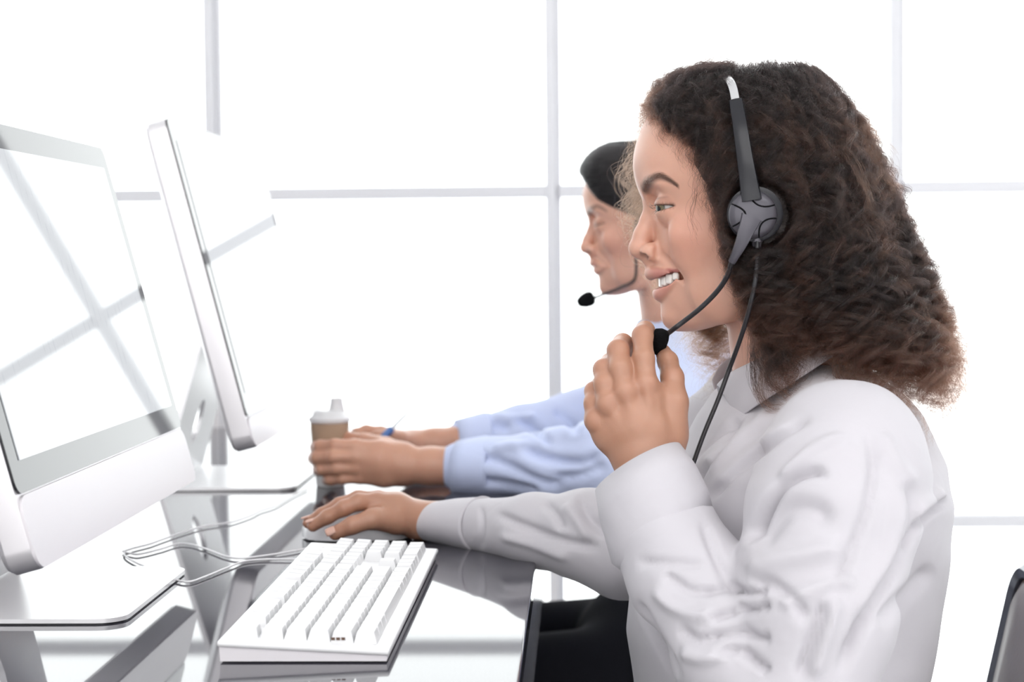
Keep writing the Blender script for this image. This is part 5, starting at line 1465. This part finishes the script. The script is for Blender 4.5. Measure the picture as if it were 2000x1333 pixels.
fore_n = [(1170, 900, 2.120, .046), (1060, 908, 2.135, .040), (960, 911, 2.155, .0335), (900, 912, 2.162, .030)]
arm_f = [(1310, 730, 2.565, .054), (1240, 780, 2.53, .050), (1130, 826, 2.46, .044)]
fore_f = [(1130, 826, 2.46, .044), (1020, 846, 2.42, .037), (910, 862, 2.395, .0295)]
def clothes2(h, off):
    lo = np.array([P(880, 900, 2.16)[0] - .04, 2.02, P(1400, 1300, D2)[2] - .02]); hi = np.array([P(1540, 900, D2)[0] + .05, 2.68, P(1400, 610, D2)[2] + .03])
    f = Field(lo, hi, h); f.loft(T2, k=.02, off=off)
    o = lambda t: [(a, b, d, r + off) for a, b, d, r in t]
    f.chain(pts(o([(1320, 660, 2.38, .036), (1365, 705, 2.28, .044), (1372, 745, 2.225, .056)])), k=.03)
    f.chain(pts(o([(1300, 660, 2.42, .036), (1315, 695, 2.51, .044), (1310, 730, 2.565, .054)])), k=.03)
    for t in (arm_n, arm_f): f.chain(pts(o(t)), k=.02)
    for t in (fore_n, fore_f): f.chain(pts(o(t)), k=.012)
    return f
bV, bQ = clothes2(.008, -.018).mesh(1)
V, Q = join([(V1, Q1)] + parts2 + [(bV, bQ)])
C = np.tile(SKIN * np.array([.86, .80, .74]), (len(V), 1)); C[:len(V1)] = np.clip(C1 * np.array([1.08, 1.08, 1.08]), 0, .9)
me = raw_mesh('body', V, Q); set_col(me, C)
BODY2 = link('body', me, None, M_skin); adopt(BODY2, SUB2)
XF = XF2
for far in (0, 1): build_eye(SUB2, EC2, far, 10, 30)
XF = None
M_blue = cloth_mat('light_blue_shirt_cotton', (.62, .69, .93), 1200)
SV, SQ = clothes2(.0045, 0).mesh(3); SN = vnorm(SV, SQ)
for tab, w_, am in (([(905, 880), (980, 905), (1050, 940), (1110, 955)], 9, -.0055), ([(1010, 862), (1050, 890), (1130, 905), (1180, 880)], 10, -.0075), ([(1040, 870), (1090, 850), (1150, 840), (1200, 790)], 12, .0060),
                    ([(1075, 935), (1130, 930), (1190, 905)], 10, -.0060), ([(960, 880), (1000, 872), (1040, 872)], 8, .0050), ([(920, 935), (990, 948), (1060, 962)], 8, -.0050)):
    fold(tab, w_, am, dmax=2.3)
for tab, w_, am in (([(920, 850), (960, 830), (1000, 842)], 7, -.0050), ([(1000, 815), (1040, 835), (1080, 870)], 8, -.0070), ([(960, 815), (1010, 820), (1050, 812)], 8, .0050), ([(1080, 800), (1110, 820), (1130, 850)], 8, -.0060)):
    fold(tab, w_, am, dmax=2.6)
cz = P(1300, 626, D2)[2]
cen = SV[SQ].mean(1); keep = ~((cen[:, 2] > cz) & (np.abs(cen[:, 1] - D2) < .08))
SQ = SQ[keep]; used = np.unique(SQ); rm = np.full(len(SV), -1); rm[used] = np.arange(len(used)); SV, SQ = SV[used], rm[SQ]
SHIRT2 = link('shirt', raw_mesh('shirt', SV, SQ), None, M_blue); adopt(SHIRT2, SUB2)
def cuff2(tab):
    global M_shirt
    keep_, M_shirt = M_shirt, M_blue
    o = cuff(tab, ''); M_shirt = keep_; adopt(o, SUB2); return o
cuff2([(960, 911, 2.155, .0345, .034, 0), (950, 911, 2.156, .036, .035, 0), (915, 912, 2.160, .0335, .034, .002), (889, 912, 2.163, .0310, .033, .003)])
cuff2([(960, 855, 2.405, .033, .032, 0), (950, 856, 2.404, .034, .033, 0), (915, 861, 2.397, .0315, .031, .002), (890, 864, 2.393, .029, .030, .003)])
# collar
def M2_(p): return np.array([p[0], 2 * D2 - p[1], p[2]])
tp = catmull([P(*q) for q in ((1262, 640, 2.385), (1290, 625, 2.345), (1330, 610, 2.335), (1372, 604, 2.40))], 14)
bt = catmull([P(*q) for q in ((1272, 672, 2.37), (1300, 660, 2.32), (1350, 645, 2.305), (1395, 640, 2.40))], 14)
rows = [[a + np.array([.003, .004, -.008]), a, (a + b) / 2 + np.array([0, -.003, .002]), b] for a, b in zip(tp, bt)]
far_r = [[M2_(p) for p in r] for r in rows[::-1][1:]]
adopt(BM().grid(rows + far_r).obj('collar', M_blue, None, solid=.002, subsurf=1, sharp=0), SUB2)

# black hair, combed back and tied
lo = np.array([L(1225, 500)[0], HD - .12, L(1500, 720)[2]]); hi = np.array([L(1800, 500)[0], HD + .12, L(1500, 130)[2]])
fk = Field(lo, hi, .0022)
fk.ell(L(1464, 300), (.1010, .0830, .082), k=.01)
fk.ell(L(1330, 245), (.042, .058, .040), k=.03)
fk.ell(L(1560, 400), (.060, .065, .060), k=.03)
fk.chain([(*L(1640, 420), .034), (*L(1690, 470), .030), (*L(1700, 560), .024), (*L(1690, 660), .014)], k=.012)
X = fk.ax[0][:, None, None]; Z = fk.ax[2][None, None, :]; Yw = np.abs(fk.ax[1] - HD)[None, :, None]
ln = [(1235, 262), (1255, 296), (1285, 330), (1325, 352), (1374, 376), (1430, 425), (1480, 470), (1560, 560), (1640, 640), (1800, 700)]
lx = np.array([L(a, b)[0] for a, b in ln]); lz = np.array([L(a, b)[2] for a, b in ln])
cutp = (np.interp(fk.ax[0], lx, lz)[:, None, None] + .012 * np.clip(1 - Yw / .05, 0, 1) - Z) * .7
fk.F = -smin(-fk.F, -cutp.astype(np.float32), .006)
V, Q = fk.mesh(2); N = vnorm(V, Q)
V = V + N * (np.sin(V[:, 2] * 420 + V[:, 0] * 300) * .00015)[:, None]
hv, hq = V.copy(), Q
XF = XF2
HAIR2 = link('hair', raw_mesh('hair', V, Q), None, M_hairbase2); adopt(HAIR2, SUB2)
# fine strands combed along it
bvh = BVHTree.FromPolygons([tuple(v) for v in hv], [tuple(int(i) for i in q) for q in hq])
st = []
for i in range(5200):
    side = RNG.choice([-1, 1]); a = RNG.uniform(0, 1)
    x0, z0 = RNG.uniform(1250, 1480), RNG.uniform(150, 400)
    pth = catmull([L(x0, z0), L(x0 + 90, z0 + 6), L(x0 + 190, z0 + 60 + .2 * (300 - z0)), L(1640, 430)], 16)
    q = []
    for p in pth:
        h = bvh.ray_cast(Vector((p[0], HD - side * .2, p[2])), Vector((0, side, 0)))
        if h[0] is None: break
        q.append(np.array(h[0]) + np.array(h[1]) * .0006)
    if len(q) == 16: st.append(q)
if st: hair_part('hair_strands', np.array(st), .00011, M_hair2, HAIR2)
XF = None
XF = XF2
inv = lambda p: a1 + (np.asarray(p) - a2) / S2_
m2a, m2b = inv(P(1150, 585, 2.355)), inv(P(1132, 589, 2.352))
boom2 = [L(1429, 512, .108), inv(P(1240, 545, 2.345)), inv(P(1212, 562, 2.348)), inv(P(1182, 574, 2.353)), inv(P(1156, 584, 2.354))]
headset('black headset of the woman in blue, its foam microphone in front of her chin', mic=(inv(P(1127, 593, 2.352)), inv(P(1162, 580, 2.354))), boom=boom2, mic_r=1.6, cable=[L(1478, 468, .106), L(1490, 520, .108), L(1505, 600, .100), L(1520, 690, .085), L(1530, 770, .055)])
XF = None
legs((2.30, 2.50), .10, .452, -.30, -.33, parent=SUB2)
